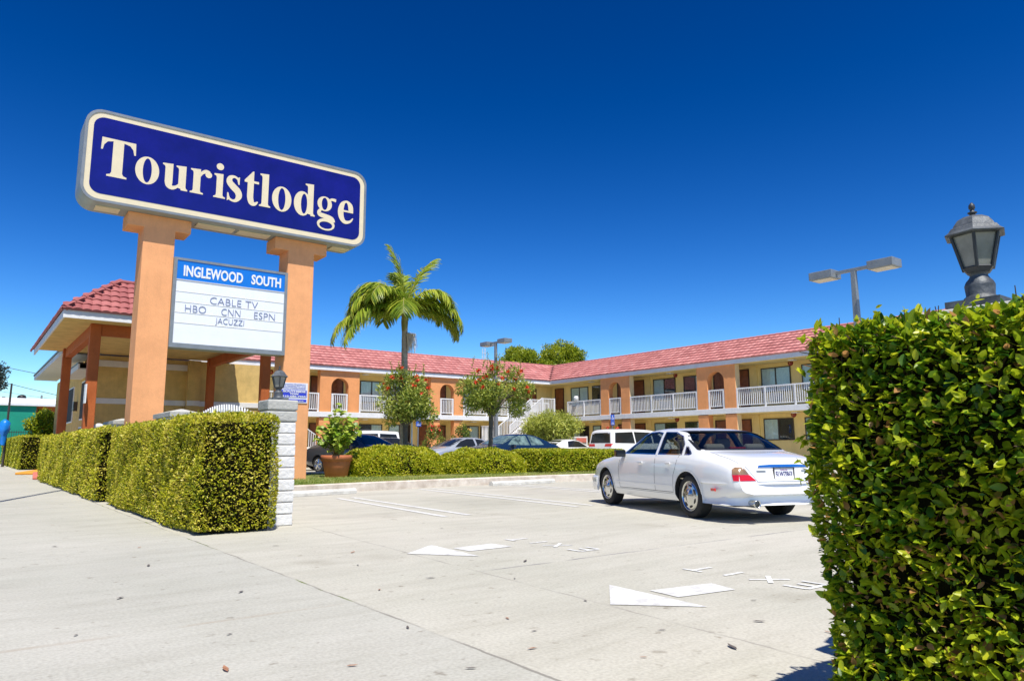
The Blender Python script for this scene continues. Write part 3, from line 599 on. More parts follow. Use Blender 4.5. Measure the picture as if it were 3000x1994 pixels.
# feathery green shrub by the stair
t = thing('feathery_shrub', 'big feathery light green shrub in front of the white stair', 'shrub', (25.2, 29.6, 0)); tr = MB()
for i in range(9):
    a = 2*PI*i/9; tr.tube([(25.2+.1*math.cos(a), 29.6+.1*math.sin(a), -0.02), (25.2+.5*math.cos(a), 29.6+.5*math.sin(a), 1.2), (25.2+1.1*math.cos(a), 29.6+1.0*math.sin(a), 2.2)], [0.05, 0.035, 0.012], 5)
part('stems', tr, M['bark'], t); crown(t, blobs((25.2, 29.6, 1.95), (1.5, 1.2, 0.78), 50, 0.36), 12000, 0.19, M['leaf_tree'], 0.86, 0.2, 0.22, 0.45, 'foliage')
def rose(label, c, fm, nf, r=(0.5, 0.45, 0.75), h=1.1):
    t = thing('rose_bush', label, 'rose bush', (c[0], c[1], 0), group='rose bushes in the car park'); tr = MB()
    for i in range(7):
        a = 2*PI*i/7; tr.tube([(c[0], c[1], -0.02), (c[0]+.5*r[0]*math.cos(a), c[1]+.5*r[1]*math.sin(a), h)], [0.02, 0.01], 5, False)
    part('stems', tr, M['bark'], t); bl = blobs((c[0], c[1], h), r, 26, 0.2); crown(t, bl, 2600, 0.085, M['leaf_tree'], 0.3, 0.2, 0.55, name='foliage')
    pts = sorted(bl, key=lambda b: -b[2] + 0.5*random.random())[:nf]; 
    for b in pts:
        nn = 22; P = np.repeat(np.array([Vector(b[:3])+Vector((random.gauss(0,.08), -0.12, 0.2))]), nn, axis=0)
        leaf_object('flower', P, unit(rng.normal(size=(nn, 3))), rng.normal(size=(nn, 3)), rng.uniform(.06, .11, nn), 0.06, rng.random(nn), fm, t)
rose('rose bush with coral red flowers by the ground floor pillar, right of the blue sign', (18.1, 30.0), M['flower_orange'], 11)
rose('tall thin rose bush with pale yellow flowers by the orange pillar', (19.75, 30.0), M['flower_yellow'], 8, (0.42, 0.4, 0.75), 1.25)
rose('rose bush with red and coral flowers behind the white van', (28.2, 28.2), M['flower_orange'], 13, (0.75, 0.35, 0.5), 1.4)

def big_tree(name, label, base, trunk_h, c, r, nb, br, nl, L, mtl, group, tone=0.5):
    t = thing(name, label, 'tree', base, group=group); tr = MB(); top = Vector((base[0], base[1], trunk_h)); bl = blobs(c, r, nb, br, -0.7)
    tr.tube(limb_path((base[0], base[1], -0.05), top, jit=0.01), [0.32, 0.28, 0.26, 0.24, 0.23, 0.22, 0.2], 10)
    for b in bl[:14]: tr.tube([top, top.lerp(Vector(b[:3]), .55)+Vector((0,0,.3)), Vector(b[:3])], [0.14, 0.08, 0.03], 6)
    part('trunk', tr, M['bark'], t); crown(t, bl, nl, L, mtl, tone, 0.22, 0.5)
GT = 'trees behind the motel roof'
big_tree('round_tree', 'dense round tree behind the roof, nearer the lamp post', (34.95, 45, 0), 5, (34.95, 45, 7.3), (1.75, 1.9, 1.45), 60, 0.5, 24000, 0.17, M['leaf_far'], GT, 0.66)
big_tree('round_tree', 'dense round tree behind the roof valley, taller and right of its twin', (39.4, 45, 0), 5, (39.4, 45, 7.6), (2.0, 2.1, 1.75), 66, 0.55, 27000, 0.17, M['leaf_far'], GT, 0.68)
big_tree('dark_tree', 'dark grey green tree at the left edge beyond the white roofed building', (0.9, 66, 0), 4, (0.9, 66, 6.0), (1.45, 1.4, 1.7), 34, 0.5, 5200, 0.22, M['leaf_grey'], None, 0.5)
t = thing('leafy_shrub', 'leafy shrub with yellowish leaves at the foot of the canopy posts', 'shrub', (3.75, 47.5, 0)); tr = MB()
for i in range(6): tr.tube([(3.75, 47.5, -.02), (3.75+random.uniform(-.8, .8), 47.5+random.uniform(-.5, .5), 2.0)], [0.05, 0.015], 5, False)
part('stems', tr, M['bark'], t); crown(t, blobs((3.85, 47.5, 1.95), (0.95, 0.8, 1.05), 36, 0.33), 6500, 0.15, M['leaf_bush'], 0.55, 0.25, 0.55, name='foliage')

# dry leaves on the concrete
lf = MB(); lf.add([(-.045,0,.002),(-.015,.013,.006),(.02,.012,.005),(.05,0,.009),(.02,-.012,.004),(-.015,-.012,.005)], [(0,5,1),(1,5,4,2),(2,4,3)])
first = {}
spots = [(1.35,2.9),(1.1,3.7),(1.72,2.6),(2.5,3.3),(2.35,3.0),(2.9,2.6),(2.2,4.4),(1.6,4.9),(2.6,5.3),(2.9,6.1),(1.2,6.4),(0.9,5.2),(2.45,2.35),(2.8,2.1),(3.3,2.3),(3.5,2.05),(3.1,4.2),(2.7,4.6),(1.5,7.6),(0.8,8.1),(2.4,7.0),(1.3,2.2),(1.7,1.9),(3.8,2.6),(2.2,2.7),(1.9,3.4),(0.6,4.3),(0.9,3.2),(3.6,4.6),(4.4,7.1),(1.0,10.5),(3.0,3.3)]
for i, (x, y) in enumerate(spots):
    kind = 'dead_leaf' if i % 3 == 0 else 'dark_leaf'
    if kind not in first:
        o = single('fallen_leaf', lf, M[kind], 'small curled brown dry leaf lying on the concrete' if kind == 'dead_leaf' else 'small dark dry leaf lying on the concrete', 'leaf', 'brown fallen leaves' if kind == 'dead_leaf' else 'dark fallen leaves'); first[kind] = o
    else: o = copy_tree(first[kind])
    o.location = (x+random.uniform(-.1, .1), y+random.uniform(-.1, .1), 0.004); o.rotation_euler = (0, 0, random.uniform(0, 6)); s = random.uniform(.4, .9); o.scale = (s, s, s)

# ================================================================== LETTERING
def rrect(x0, x1, z0, z1, r, k=7):
    pts = []
    for cx, cz, a0 in ((x1-r, z1-r, 0), (x0+r, z1-r, 90), (x0+r, z0+r, 180), (x1-r, z0+r, 270)):
        for i in range(k+1): a = R(a0 + 90*i/k); pts.append((cx+r*math.cos(a), cz+r*math.sin(a)))
    return pts
def catmull(pts, k=6):
    out = []; n = len(pts)
    for i in range(n-1):
        p0, p1, p2, p3 = [np.array(pts[j]) for j in (max(i-1,0), i, i+1, min(i+2,n-1))]
        for s in range(k):
            t = s/k; out.append(0.5*((2*p1)+(-p0+p2)*t+(2*p0-5*p1+4*p2-p3)*t*t+(-p0+3*p1-3*p2+p3)*t**3))
    out.append(np.array(pts[-1], float)); return out
class Serif:
    """letter pieces on a plane y = const, each a touch prouder than the last so none share a plane"""
    def __init__(s, y): s.mb = MB(); s.y = y; s.k = 0
    def front(s): s.k += 1; return s.y - 0.0015 - 0.0003*s.k
    def poly(s, pts): s.mb.prism(pts, 'y', s.y, s.front())
    def strip(s, a, b, closed=False):
        f = s.front(); n = len(a)
        rows = [[(p[0], s.y, p[1]) for p in a], [(p[0], f, p[1]) for p in a], [(p[0], f, p[1]) for p in b], [(p[0], s.y, p[1]) for p in b]]
        if closed: rows = [r + [r[0]] for r in rows]
        s.mb.grid(rows)
    def stroke(s, pts, wds):
        q = catmull([(p[0], p[1], w_) for p, w_ in zip(pts, wds)]); a, b = [], []
        for i, p in enumerate(q):
            d = q[min(i+1, len(q)-1)][:2] - q[max(i-1, 0)][:2]; d = d/np.linalg.norm(d); nn = np.array([-d[1], d[0]])
            a.append(p[:2]+nn*p[2]/2); b.append(p[:2]-nn*p[2]/2)
        s.strip(a, b)
    def ring(s, cx, cz, rx, rz, ix, iz, tilt=0.0, icx=0, icz=0):
        a, b = [], []
        for i in range(40):
            t = 2*PI*i/40; a.append((cx+rx*math.cos(t), cz+rz*math.sin(t))); u, v = ix*math.cos(t), iz*math.sin(t); b.append((cx+icx+u*math.cos(tilt)-v*math.sin(tilt), cz+icz+u*math.sin(tilt)+v*math.cos(tilt)))
        s.strip(a, b, True)
    def disc(s, cx, cz, r): s.poly([(cx+r*math.cos(2*PI*i/20), cz+r*math.sin(2*PI*i/20)) for i in range(20)])
    def stem(s, x0, x1, z0, z1, flag=0.06, base=(0.06, 0.06)):
        """stem with a slanted flag serif at the top left and bracketed serifs at the foot"""
        p = [(x1, z1), (x0-flag, z1-0.02), (x0-flag, z1-0.05), (x0-0.012, z1-0.075), (x0, z1-0.12)]
        if base: p += [(x0, z0+0.09), (x0-0.015, z0+0.05), (x0-base[0], z0+0.032), (x0-base[0], z0), (x1+base[1], z0), (x1+base[1], z0+0.032), (x1+0.015, z0+0.05), (x1, z0+0.09)]
        else: p += [(x0, z0), (x1, z0)]
        s.poly(p)
def text_mesh(body, size, bold=0.0, xs=1.0, extrude=0.004, spacing=1.0):
    cu = bpy.data.curves.new('txt', 'FONT'); cu.body = body; cu.size = size; cu.extrude = extrude; cu.offset = bold; cu.align_x = 'CENTER'; cu.align_y = 'CENTER'; cu.space_character = spacing; cu.resolution_u = 3
    o = bpy.data.objects.new('txt', cu); C.objects.link(o); dg = bpy.context.evaluated_depsgraph_get()
    me = bpy.data.meshes.new_from_object(o.evaluated_get(dg)); bpy.data.objects.remove(o); bpy.data.curves.remove(cu)
    for v in me.vertices: v.co.x *= xs
    return me
def text_part(name, body, size, loc, parent, mtl, rot=(R(90), 0, 0), fit=None, **kw):
    me = text_mesh(body, size, **kw)
    if fit:  # width, height to fill
        xs = [v.co.x for v in me.vertices]; ys = [v.co.y for v in me.vertices]; w_, h_ = max(xs)-min(xs), max(ys)-min(ys); cx, cy = (max(xs)+min(xs))/2, (max(ys)+min(ys))/2
        for v in me.vertices: v.co.x = (v.co.x-cx)*fit[0]/w_; v.co.y = (v.co.y-cy)*fit[1]/h_
    o = link(name, me, mtl, parent); b = BASE[parent.name]; o.location = (loc[0]-b[0], loc[1]-b[1], loc[2]-b[2]); o.rotation_euler = rot; return o

# ================================================================== MOTEL SIGN
t = thing('motel_sign', 'tall roadside motel sign with blue lettered cabinet and letter board on two orange columns', 'sign', (5.1, 18.6, 0.0))
YF = 17.95
mb = MB(); mb.prism(rrect(1.63, 8.53, 6.43, 8.60, 0.36), 'y', YF+0.03, 18.85); cab = part('cabinet', mb, M['sign_metal'], t, 0.02)
mb = MB(); mb.grid([[(x, y, z) for x, z in rrect(a, b, c, d, r)] for a, b, c, d, r, y in ((1.63, 8.53, 6.43, 8.60, .36, YF+.028), (1.63, 8.53, 6.43, 8.60, .36, YF-.01), (1.69, 8.47, 6.49, 8.54, .31, YF-.01), (1.69, 8.47, 6.49, 8.54, .31, YF+.028))], closed=True); part('retainer_rim', mb, M['grey_metal'], t)
mb = MB(); mb.prism(rrect(1.69, 8.47, 6.49, 8.54, 0.31), 'y', YF+0.028, YF+0.004); part('cream_border', mb, M['sign_cream'], t)
mb = MB(); mb.prism(rrect(1.80, 8.35, 6.62, 8.425, 0.23), 'y', YF+0.003, YF-0.001); part('blue_face', mb, M['sign_blue'], t)
for x0, x1 in ((2.0, 2.5), (4.2, 5.1), (5.2, 6.0), (7.7, 8.2)): mb = MB(); mb.box(x0, x1, 18.25, 18.6, 6.405, 6.4285); part('service_panel', mb, M['sign_cream'], t)
S = Serif(YF-0.0012)
S.poly([(1.985,7.96),(1.975,7.67),(2.01,7.67),(2.035,7.79),(2.10,7.875),(2.215,7.905),(2.215,7.17),(2.19,7.12),(2.12,7.098),(2.12,7.06),(2.53,7.06),(2.53,7.098),(2.46,7.12),(2.435,7.17),(2.435,7.905),(2.56,7.875),(2.63,7.79),(2.655,7.67),(2.69,7.67),(2.68,7.96)][::-1])
S.ring(2.95, 7.38, 0.255, 0.335, 0.095, 0.295)
S.stem(3.335, 3.505, 7.20, 7.675, 0.06, None); S.stem(3.635, 3.80, 7.06, 7.675, 0.06, (-0.06, 0.045))
S.stroke([(3.42,7.26),(3.43,7.14),(3.50,7.085),(3.59,7.12),(3.665,7.20)], [.17,.15,.10,.07,.05])
S.stem(3.965, 4.13, 7.06, 7.69, 0.065, (0.065, 0.075)); S.stroke([(4.10,7.48),(4.16,7.60),(4.25,7.655),(4.32,7.62)], [.04,.07,.10,.12]); S.disc(4.315, 7.585, 0.078)
S.stem(4.505, 4.66, 7.06, 7.69, 0.06, (0.06, 0.065)); S.disc(4.575, 7.865, 0.088)
S.stroke([(5.045,7.52),(5.02,7.63),(4.93,7.685),(4.83,7.64),(4.815,7.53),(4.91,7.42),(5.02,7.32),(5.055,7.20),(5.0,7.09),(4.92,7.06),(4.83,7.10),(4.785,7.23)], [.02,.05,.06,.11,.15,.17,.17,.15,.09,.06,.05,.02])
S.poly([(5.06,7.70),(5.06,7.50),(5.03,7.50),(4.99,7.66)]); S.poly([(4.77,7.04),(4.77,7.25),(4.80,7.25),(4.84,7.09)])
S.stroke([(5.335,7.72),(5.335,7.45),(5.335,7.24),(5.375,7.105),(5.455,7.085),(5.53,7.15)], [.155,.155,.155,.14,.09,.03]); S.poly([(5.18,7.67),(5.38,7.93),(5.41,7.93),(5.41,7.68),(5.54,7.68),(5.54,7.62),(5.18,7.62)])
S.stem(5.625, 5.79, 7.06, 7.945, 0.06, (0.06, 0.062))
S.ring(6.145, 7.36, 0.255, 0.337, 0.095, 0.297)
S.ring(6.70, 7.36, 0.232, 0.335, 0.085, 0.275, icx=0.045); S.stem(6.84, 7.0, 7.06, 7.945, 0.07, (-0.09, 0.05))
S.ring(7.32, 7.475, 0.205, 0.205, 0.085, 0.172); S.stroke([(7.44,7.59),(7.53,7.635),(7.64,7.625)], [.05,.07,.085]); S.stroke([(7.24,7.32),(7.175,7.25),(7.19,7.165),(7.35,7.13),(7.52,7.09),(7.575,6.99)], [.05,.09,.12,.13,.13,.12]); S.ring(7.37, 6.905, 0.25, 0.165, 0.185, 0.10, icx=0.0, icz=-0.02)
S.stroke([(8.085,7.375),(8.065,7.55),(7.99,7.65),(7.91,7.655),(7.83,7.57),(7.785,7.39),(7.805,7.21),(7.89,7.09),(8.0,7.085),(8.09,7.14),(8.145,7.22)], [.13,.14,.08,.06,.12,.16,.15,.11,.08,.055,.025]); S.poly([(7.80,7.365),(8.15,7.365),(8.15,7.415),(7.80,7.415)])
part('lettering', S.mb, M['sign_cream'], t)
for x0, x1, c0, c1 in ((3.02, 3.71, 2.67, 4.06), (6.49, 7.20, 6.13, 7.55)):
    mb = MB(); mb.prism([(x0, 0.0), (x1, 0.0), (x1, 6.11), (c1, 6.11), (c1, 6.428), (c0, 6.428), (c0, 6.11), (x0, 6.11)], 'y', 18.25, 18.95); part('column', mb, M['stucco'], t, 0.012)
brd = MB(); brd.box(3.715, 6.485, 18.22, 18.60, 3.30, 5.48); bo = part('letter_board', brd, M['sign_metal'], t, 0.01)
mb = MB(); mb.grid([[(x, y, z) for x, z in ((a, c), (b, c), (b, d), (a, d))] for a, b, c, d, y in ((3.715, 6.485, 3.30, 5.48, 18.216), (3.715, 6.485, 3.30, 5.48, 18.19), (3.79, 6.41, 3.41, 5.42, 18.19), (3.79, 6.41, 3.41, 5.42, 18.216))], closed=True); part('board_frame', mb, M['grey_metal'], bo)
mb = MB(); mb.box(3.79, 6.41, 18.203, 18.216, 4.955, 5.42); part('blue_header', mb, M['board_blue'], bo)
mb = MB(); mb.box(3.79, 6.41, 18.205, 18.216, 3.41, 4.94); part('white_panel', mb, M['board_white'], bo)
mb = MB()
for z in (4.66, 4.405, 4.15, 3.90): mb.box(3.80, 6.40, 18.198, 18.203, z-0.006, z+0.006)
mb.box(3.79, 6.41, 18.19, 18.216, 4.94, 4.955); part('letter_rail', mb, M['trim'], bo)
text_part('header_lettering', 'INGLEWOOD', 0.4, (4.64, 18.199, 5.175), bo, M['white'], fit=(1.40, 0.27), bold=0.012); text_part('header_lettering', 'SOUTH', 0.4, (5.93, 18.199, 5.18), bo, M['white'], fit=(0.76, 0.26), bold=0.012)
for body, x0, x1, z, h in (('CABLE', 4.58, 5.33, 4.52, .17), ('TV', 5.43, 5.74, 4.52, .17), ('HBO', 4.02, 4.50, 4.265, .17), ('CNN', 4.86, 5.32, 4.265, .17), ('ESPN', 5.66, 6.19, 4.265, .17), ('JACUZZI', 4.73, 5.42, 4.01, .19)):
    text_part('changeable_letters', body, 0.25, ((x0+x1)/2, 18.1965, z), bo, M['letter_grey'], fit=(x1-x0, h), bold=-0.004)
# tow sign on the right column
t = thing('tow_sign', 'small white and blue tow away notice fixed to the right hand orange column', 'sign', (6.79, 18.24, 2.09))
mb = MB(); mb.box(6.43, 7.15, 18.228, 18.247, 2.09, 2.61); part('panel', mb, M['plate'], t)
mb = MB(); mb.box(6.455, 7.125, 18.224, 18.228, 2.225, 2.42); mb.box(6.455, 7.125, 18.224, 18.228, 2.115, 2.185); part('blue_band', mb, M['tow_blue'], t)
text_part('lettering', 'SOUTHSIDE', .1, (6.79, 18.220, 2.385), t, M['white'], fit=(0.60, 0.05), bold=.004, extrude=.002); text_part('lettering', 'TOW', .1, (6.79, 18.220, 2.32), t, M['white'], fit=(0.24, 0.05), bold=.004, extrude=.002); text_part('lettering', '310-680-7955', .1, (6.79, 18.220, 2.255), t, M['white'], fit=(0.62, 0.045), bold=.003, extrude=.002); text_part('lettering', '310-680-7955', .1, (6.79, 18.220, 2.14), t, M['white'], fit=(0.5, 0.03), extrude=.002)
for i, z in enumerate((2.57, 2.53, 2.49, 2.45)): text_part('lettering', ('PRIVATE PROPERTY', 'NO PARKING ANY TIME', 'UNAUTHORIZED VEHICLES', 'TOWED AT OWNERS EXPENSE')[i], .05, (6.79, 18.224, z), t, M['tow_blue'], fit=(0.6, 0.022), extrude=.002)

# ================================================================== BLOCK PILLARS, LANTERNS, PICKETS BEHIND THE HEDGE
def pillar(label, x0, x1, y0, y1, h, n, group='block pillars behind the hedges'):
    t = thing('block_pillar', label, 'pillar', ((x0+x1)/2, (y0+y1)/2, 0), group=group); mb = MB(); c = h/n
    bl = MB(); cp = MB()
    for i in range(n):
        j = [random.uniform(-.006, .006) for _ in range(4)]; tgt = cp if i >= n-2 else bl; e = 0.012 if i >= n-2 else 0.0
        tgt.box(x0+j[0]-e, x1+j[1]+e, y0+j[2]-e, y1+j[3]+e, i*c+0.004, (i+1)*c-0.005)
    mb.box(x0+.012, x1-.012, y0+.012, y1-.012, 0, h-.01); part('mortar', mb, M['mortar'], t); part('block_courses', bl, M['stone'], t, 0.012); part('cap_courses', cp, M['stone_cap'], t, 0.018); return t
pillar('pale split block pillar standing free at the corner of the near hedge, carrying a lantern', 2.905, 3.255, 8.62, 8.97, 1.50, 11)
pillar('pale block pillar hidden behind the large close hedge at the right edge', 2.92, 3.26, 0.89, 1.235, 1.415, 10)
def capped(label, y0, y1, h):
    t = thing('block_pillar', label, 'pillar', (3.1, (y0+y1)/2, 0), group='block pillars behind the hedges'); mb = MB(); mb.box(2.92, 3.28, y0+.04, y1-.04, 0, h-.14); part('shaft', mb, M['stone'], t, .01)
    mb = MB(); a, b = (2.87, 3.33), (y0, y1); mb.grid([[(a[0],b[0],h-.14),(a[1],b[0],h-.14),(a[1],b[1],h-.14),(a[0],b[1],h-.14)], [(a[0],b[0],h-.06),(a[1],b[0],h-.06),(a[1],b[1],h-.06),(a[0],b[1],h-.06)], [(3.08,b[0]+.2,h),(3.12,b[0]+.2,h),(3.12,b[1]-.2,h),(3.08,b[1]-.2,h)]], closed=True); mb.add([(3.08,b[0]+.2,h),(3.12,b[0]+.2,h),(3.12,b[1]-.2,h),(3.08,b[1]-.2,h)], [(0,1,2,3)]); mb.add([(a[0],b[0],h-.14),(a[1],b[0],h-.14),(a[1],b[1],h-.14),(a[0],b[1],h-.14)], [(3,2,1,0)]); part('cap', mb, M['stone_cap'], t); return t
capped('low grey capped pillar showing over the hedge right of the left sign column', 13.6, 15.0, 1.62)
capped('low grey capped pillar showing over the hedge left of the left sign column', 19.5, 21.0, 1.66)
def lantern(label, c, s=1.0):
    t = thing('pillar_lantern', label, 'lantern', c, group='lanterns on the block pillars'); n = 6; x, y, z = c
    def L(p): return [(r*s, z+h*s) for r, h in p]
    mb = MB(); mb.obox((x, y, z+0.0125*s), (1, 0), .095*s, .095*s, .0125*s); mb.lathe(L([(.062,.025),(.058,.04),(.052,.045),(.049,.05),(.052,.085),(.052,.09),(.046,.105),(.035,.118),(.030,.128),(.034,.134),(.040,.138)]), (x, y, 0), 20); part('pedestal', mb, M['lantern'], t)
    mb = MB(); mb.lathe(L([(.0,.135),(.042,.137),(.052,.150),(.058,.158),(.056,.162)]), (x, y, 0), n, sm=False, rot=.3); mb.lathe(L([(.104,.285),(.100,.292),(.088,.297)]), (x, y, 0), n, sm=False, rot=.3)
    for i in range(n):
        a = 2*PI*i/n + .3; mb.tube([(x+.056*s*math.cos(a), y+.056*s*math.sin(a), z+.155*s), (x+.090*s*math.cos(a), y+.090*s*math.sin(a), z+.287*s)], .0068*s, 4)
    part('cage', mb, M['lantern_dark'], t)
    mb = MB(); mb.lathe(L([(.052,.160),(.085,.285)]), (x, y, 0), n, sm=False, rot=.3); part('glass', mb, M['frost'], t)
    mb = MB(); mb.lathe(L([(.086,.283),(.112,.287),(.114,.291),(.098,.303),(.088,.318),(.080,.322),(.076,.330),(.060,.352),(.036,.366),(.012,.371),(0,.372)]), (x, y, 0), n, sm=False, rot=.3); part('roof', mb, M['lantern'], t)
    mb = MB(); mb.lathe(L([(.010,.370),(.011,.378),(.017,.381),(.017,.385),(.008,.389),(.008,.396),(.012,.402),(.011,.414),(.004,.424),(0,.426)]), (x, y, 0), 12); part('finial', mb, M['lantern_dark'], t); return t
lantern('weathered grey pillar lantern on the pale block pillar in front of the tow notice', (3.08, 8.795, 1.50), 1.0)
lantern('weathered grey pillar lantern rising above the large close hedge at the right', (3.085, 1.06, 1.425), 0.99)
def pickets(label, y0, y1, lo, hi):
    t = thing('picket_fence', label, 'fence', (3.1, (y0+y1)/2, 0), group='arched picket fences behind the hedge'); mb = MB(); y = y0; ra = []
    while y <= y1:
        u = (y-y0)/(y1-y0); h = lo + (hi-lo)*math.sin(PI*u)**.8; mb.prism([(y-.022, .1), (y+.022, .1), (y+.022, h-.08), (y, h), (y-.022, h-.08)], 'x', 3.09, 3.11); ra.append((3.12, y, h-.22)); y += .125
    part('picket', mb, M['white'], t); rl = MB(); rl.tube(ra, .022, 4, sm=False); rl.box(3.112, 3.135, y0, y1, .3, .36); part('rail', rl, M['white'], t)
pickets('white picket fence with an arched top showing just above the near hedge', 9.3, 13.5, 1.25, 1.575)
pickets('white picket fence panel with an arched top farther along, left of the left column', 21.2, 26.2, 1.30, 1.66)

# ================================================================== LAMP POSTS, PARKING SIGNS, POLES
def lamp_post(label, x, y, h, s=1.0):
    t = thing('lamp_post', label, 'lamp post', (x, y, 0), group='twin headed lamp posts'); mb = MB()
    mb.grid([[(x+a*w_, y+b*w_, z) for a, b in ((-1,-1),(1,-1),(1,1),(-1,1))] for w_, z in ((.085*s, 0), (.05*s, h-.02))], closed=True); part('pole', mb, M['grey_metal'], t, .006)
    mb = MB(); mb.box(x-.035*s, x+.035*s, y-.42*s, y+.42*s, h-.02, h+.05); part('arm', mb, M['grey_metal'], t, .006)
    for sg in (-1, 1):
        cy = y + sg*.66*s; mb = MB(); mb.box(x-.21*s, x+.21*s, cy-.27*s, cy+.27*s, h-.09*s, h+.09*s); hd = part('lamp_head', mb, M['grey_metal'], t, .012)
        mb = MB(); mb.box(x-.17*s, x+.17*s, cy-.22*s, cy+.22*s, h-.10*s, h-.0915*s); part('lens', mb, M['lamp_lens'], hd)
    return t
lamp_post('twin headed grey lamp post rising over the large close hedge at the right', 15.2, 7.62, 4.70, 1.0)
lamp_post('twin headed grey lamp post behind the taller flowering tree, far in the car park', 20.0, 27.5, 5.90, 1.08)
def parking_sign(label, x, y, z0, z1, w_=.26):
    t = thing('parking_sign', label, 'sign', (x, y, 0), group='blue parking signs'); mb = MB(); mb.tube([(x, y+.03, 0), (x, y+.03, z1)], .028, 8); part('post', mb, M['grey_metal'], t)
    mb = MB(); zm = z0+(z1-z0)*.42; mb.box(x-w_/2, x+w_/2, y-.012, y, zm, z1); mb.box(x-w_/2, x+w_/2, y-.012, y, z0, zm-.015); part('panel', mb, M['handi_blue'], t)
    S = Serif(y-.0125); cx, cz = x, (zm+z1)/2; S.disc(cx-.01, cz+.09, .022); S.stroke([(cx-.01,cz+.06),(cx-.005,cz),(cx+.05,cz-.005),(cx+.07,cz-.08)], [.022]*4); S.stroke([(cx-.03,cz+.01),(cx-.06,cz-.04),(cx-.03,cz-.09),(cx+.02,cz-.085),(cx+.04,cz-.05)], [.016]*5); S.poly([(x-.09, z0+.05), (x+.09, z0+.05), (x+.09, z0+.075), (x-.09, z0+.075)]); S.poly([(x-.07, z0+.11), (x+.07, z0+.11), (x+.07, z0+.13), (x-.07, z0+.13)]); part('symbol', S.mb, M['white'], t)
parking_sign('blue disabled parking sign with a second panel below, right of the tree beside the palm', 16.12, 28.0, 1.88, 2.42)
parking_sign('blue disabled parking sign standing before the pillar behind the white van', 26.22, 26.0, 2.04, 2.57)
mb = MB(); mb.tube([(-.40, 13.1, 0), (-.40, 13.1, 16.2)], .055, 10); mb.box(-.55, -.25, 12.95, 13.25, 0, .03); single('street_pole', mb, M['grey_metal'], 'slim grey street pole whose thin shadow crosses the pavement to the hedge', 'pole')
mb = MB(); mb.tube([(2.02, 50, 0), (2.08, 50, 4.7)], [.07, .05], 8); single('leaning_post', mb, M['bronze'], 'dark thin post beyond the far hedge in front of the green wall', 'post')
mb = MB(); mb.lathe([(.10,1.2),(.13,1.4),(.14,1.75),(.22,1.95),(.27,2.1),(.24,2.28),(.26,2.42),(.17,2.56),(.07,2.63),(0,2.64)], (1.93, 49.8, 0), 11); mb.v = [(x+random.uniform(-.035,.035), y+random.uniform(-.035,.035), z+random.uniform(-.03,.03)) for x, y, z in mb.v]; o = single('blue_cover', mb, M['blue_cover'], 'bright blue plastic wrapped around the dark post above the far hedge', 'plastic cover')
mb = MB(); mb.box(1.35, 1.78, 51, 51.5, 0, 2.05); mb.box(1.33, 1.80, 50.98, 51.52, 2.05, 2.12); single('utility_cabinet', mb, M['white'], 'pale utility cabinet at the left edge beside the blue plastic', 'cabinet', bev=.02)
def wire(label, pts, r=.03):
    mb = MB(); mb.tube(pts, r, 5, False); single('power_line', mb, M['wire'], label, 'power line', 'overhead lines behind the canopy')
def sag(a, b, d, k=14):
    a, b = Vector(a), Vector(b); return [a.lerp(b, i/k) - Vector((0, 0, 4*d*(i/k)*(1-i/k))) for i in range(k+1)]
wire('upper overhead line behind the canopy at the left', sag((-8, 85, 11.6), (11.5, 85, 7.6), .45)); wire('middle overhead line behind the canopy at the left', sag((-8, 85, 10.9), (11.5, 85, 5.6), .5)); wire('lowest and faintest overhead line behind the canopy', sag((-8, 86, 8.6), (12, 86, 5.5), .3), .016)
t = thing('antenna_mast', 'thin pale lattice antenna mast far behind the left wing roof', 'antenna', (42.14, 60, 0)); mb = MB()
for a in (0, 2.1, 4.2): mb.tube([(42.14+.27*math.cos(a), 60+.27*math.sin(a), 0), (42.14+.18*math.cos(a), 60+.18*math.sin(a), 11.1)], .03, 4)
for i in range(22):
    z = i*.5; q = [(42.14+.24*math.cos(a), 60+.24*math.sin(a), z+.25*(j%2)) for j, a in enumerate((0, 2.1, 4.2))]; mb.tube(q+[q[0]], .016, 3, False)
part('lattice', mb, M['trim'], t)
# far white roofed building with green wall
t = thing('low_building', 'low far building with a white parapet roof and green painted wall at the left edge', 'building', (0, 60, 0))
mb = MB(); mb.box(-12, 4.05, 60, 72, 0, 3.95); part('green_wall', mb, M['green_wall'], t); mb = MB(); mb.box(4.05, 7, 60.3, 72, 0, 3.95); part('brown_wall', mb, M['post_paint'], t)
mb = MB(); mb.box(-12.2, 7.2, 59.8, 72.2, 3.95, 4.14); mb.box(-12, 7, 60.6, 72, 4.14, 4.52); part('parapet', mb, M['white'], t, .02)
mb = MB(); mb.lathe([(.28,4.5),(.28,4.62),(.24,4.72),(.1,4.78),(0,4.79)], (3.2, 61.2, 0), 14); part('roof_vent', mb, M['black_trim'], t)
mb = MB(); mb.box(2.05, 2.25, 60.9, 61.1, 4.5, 4.62); mb.box(4.3, 4.42, 61, 61.1, 4.5, 4.8); part('roof_pipe', mb, M['grey_metal'], t)
mb = MB(); y = 58.8
for i in range(24): mb.box(2.3+i*.13, 2.325+i*.13, y, y+.025, 0, 2.25)
mb.box(2.2, 5.5, y+.03, y+.06, 2.1, 2.14); mb.box(2.2, 5.5, y+.03, y+.06, .2, .24); single('iron_fence', mb, M['bronze'], 'dark iron bar fence in front of the green wall', 'fence')

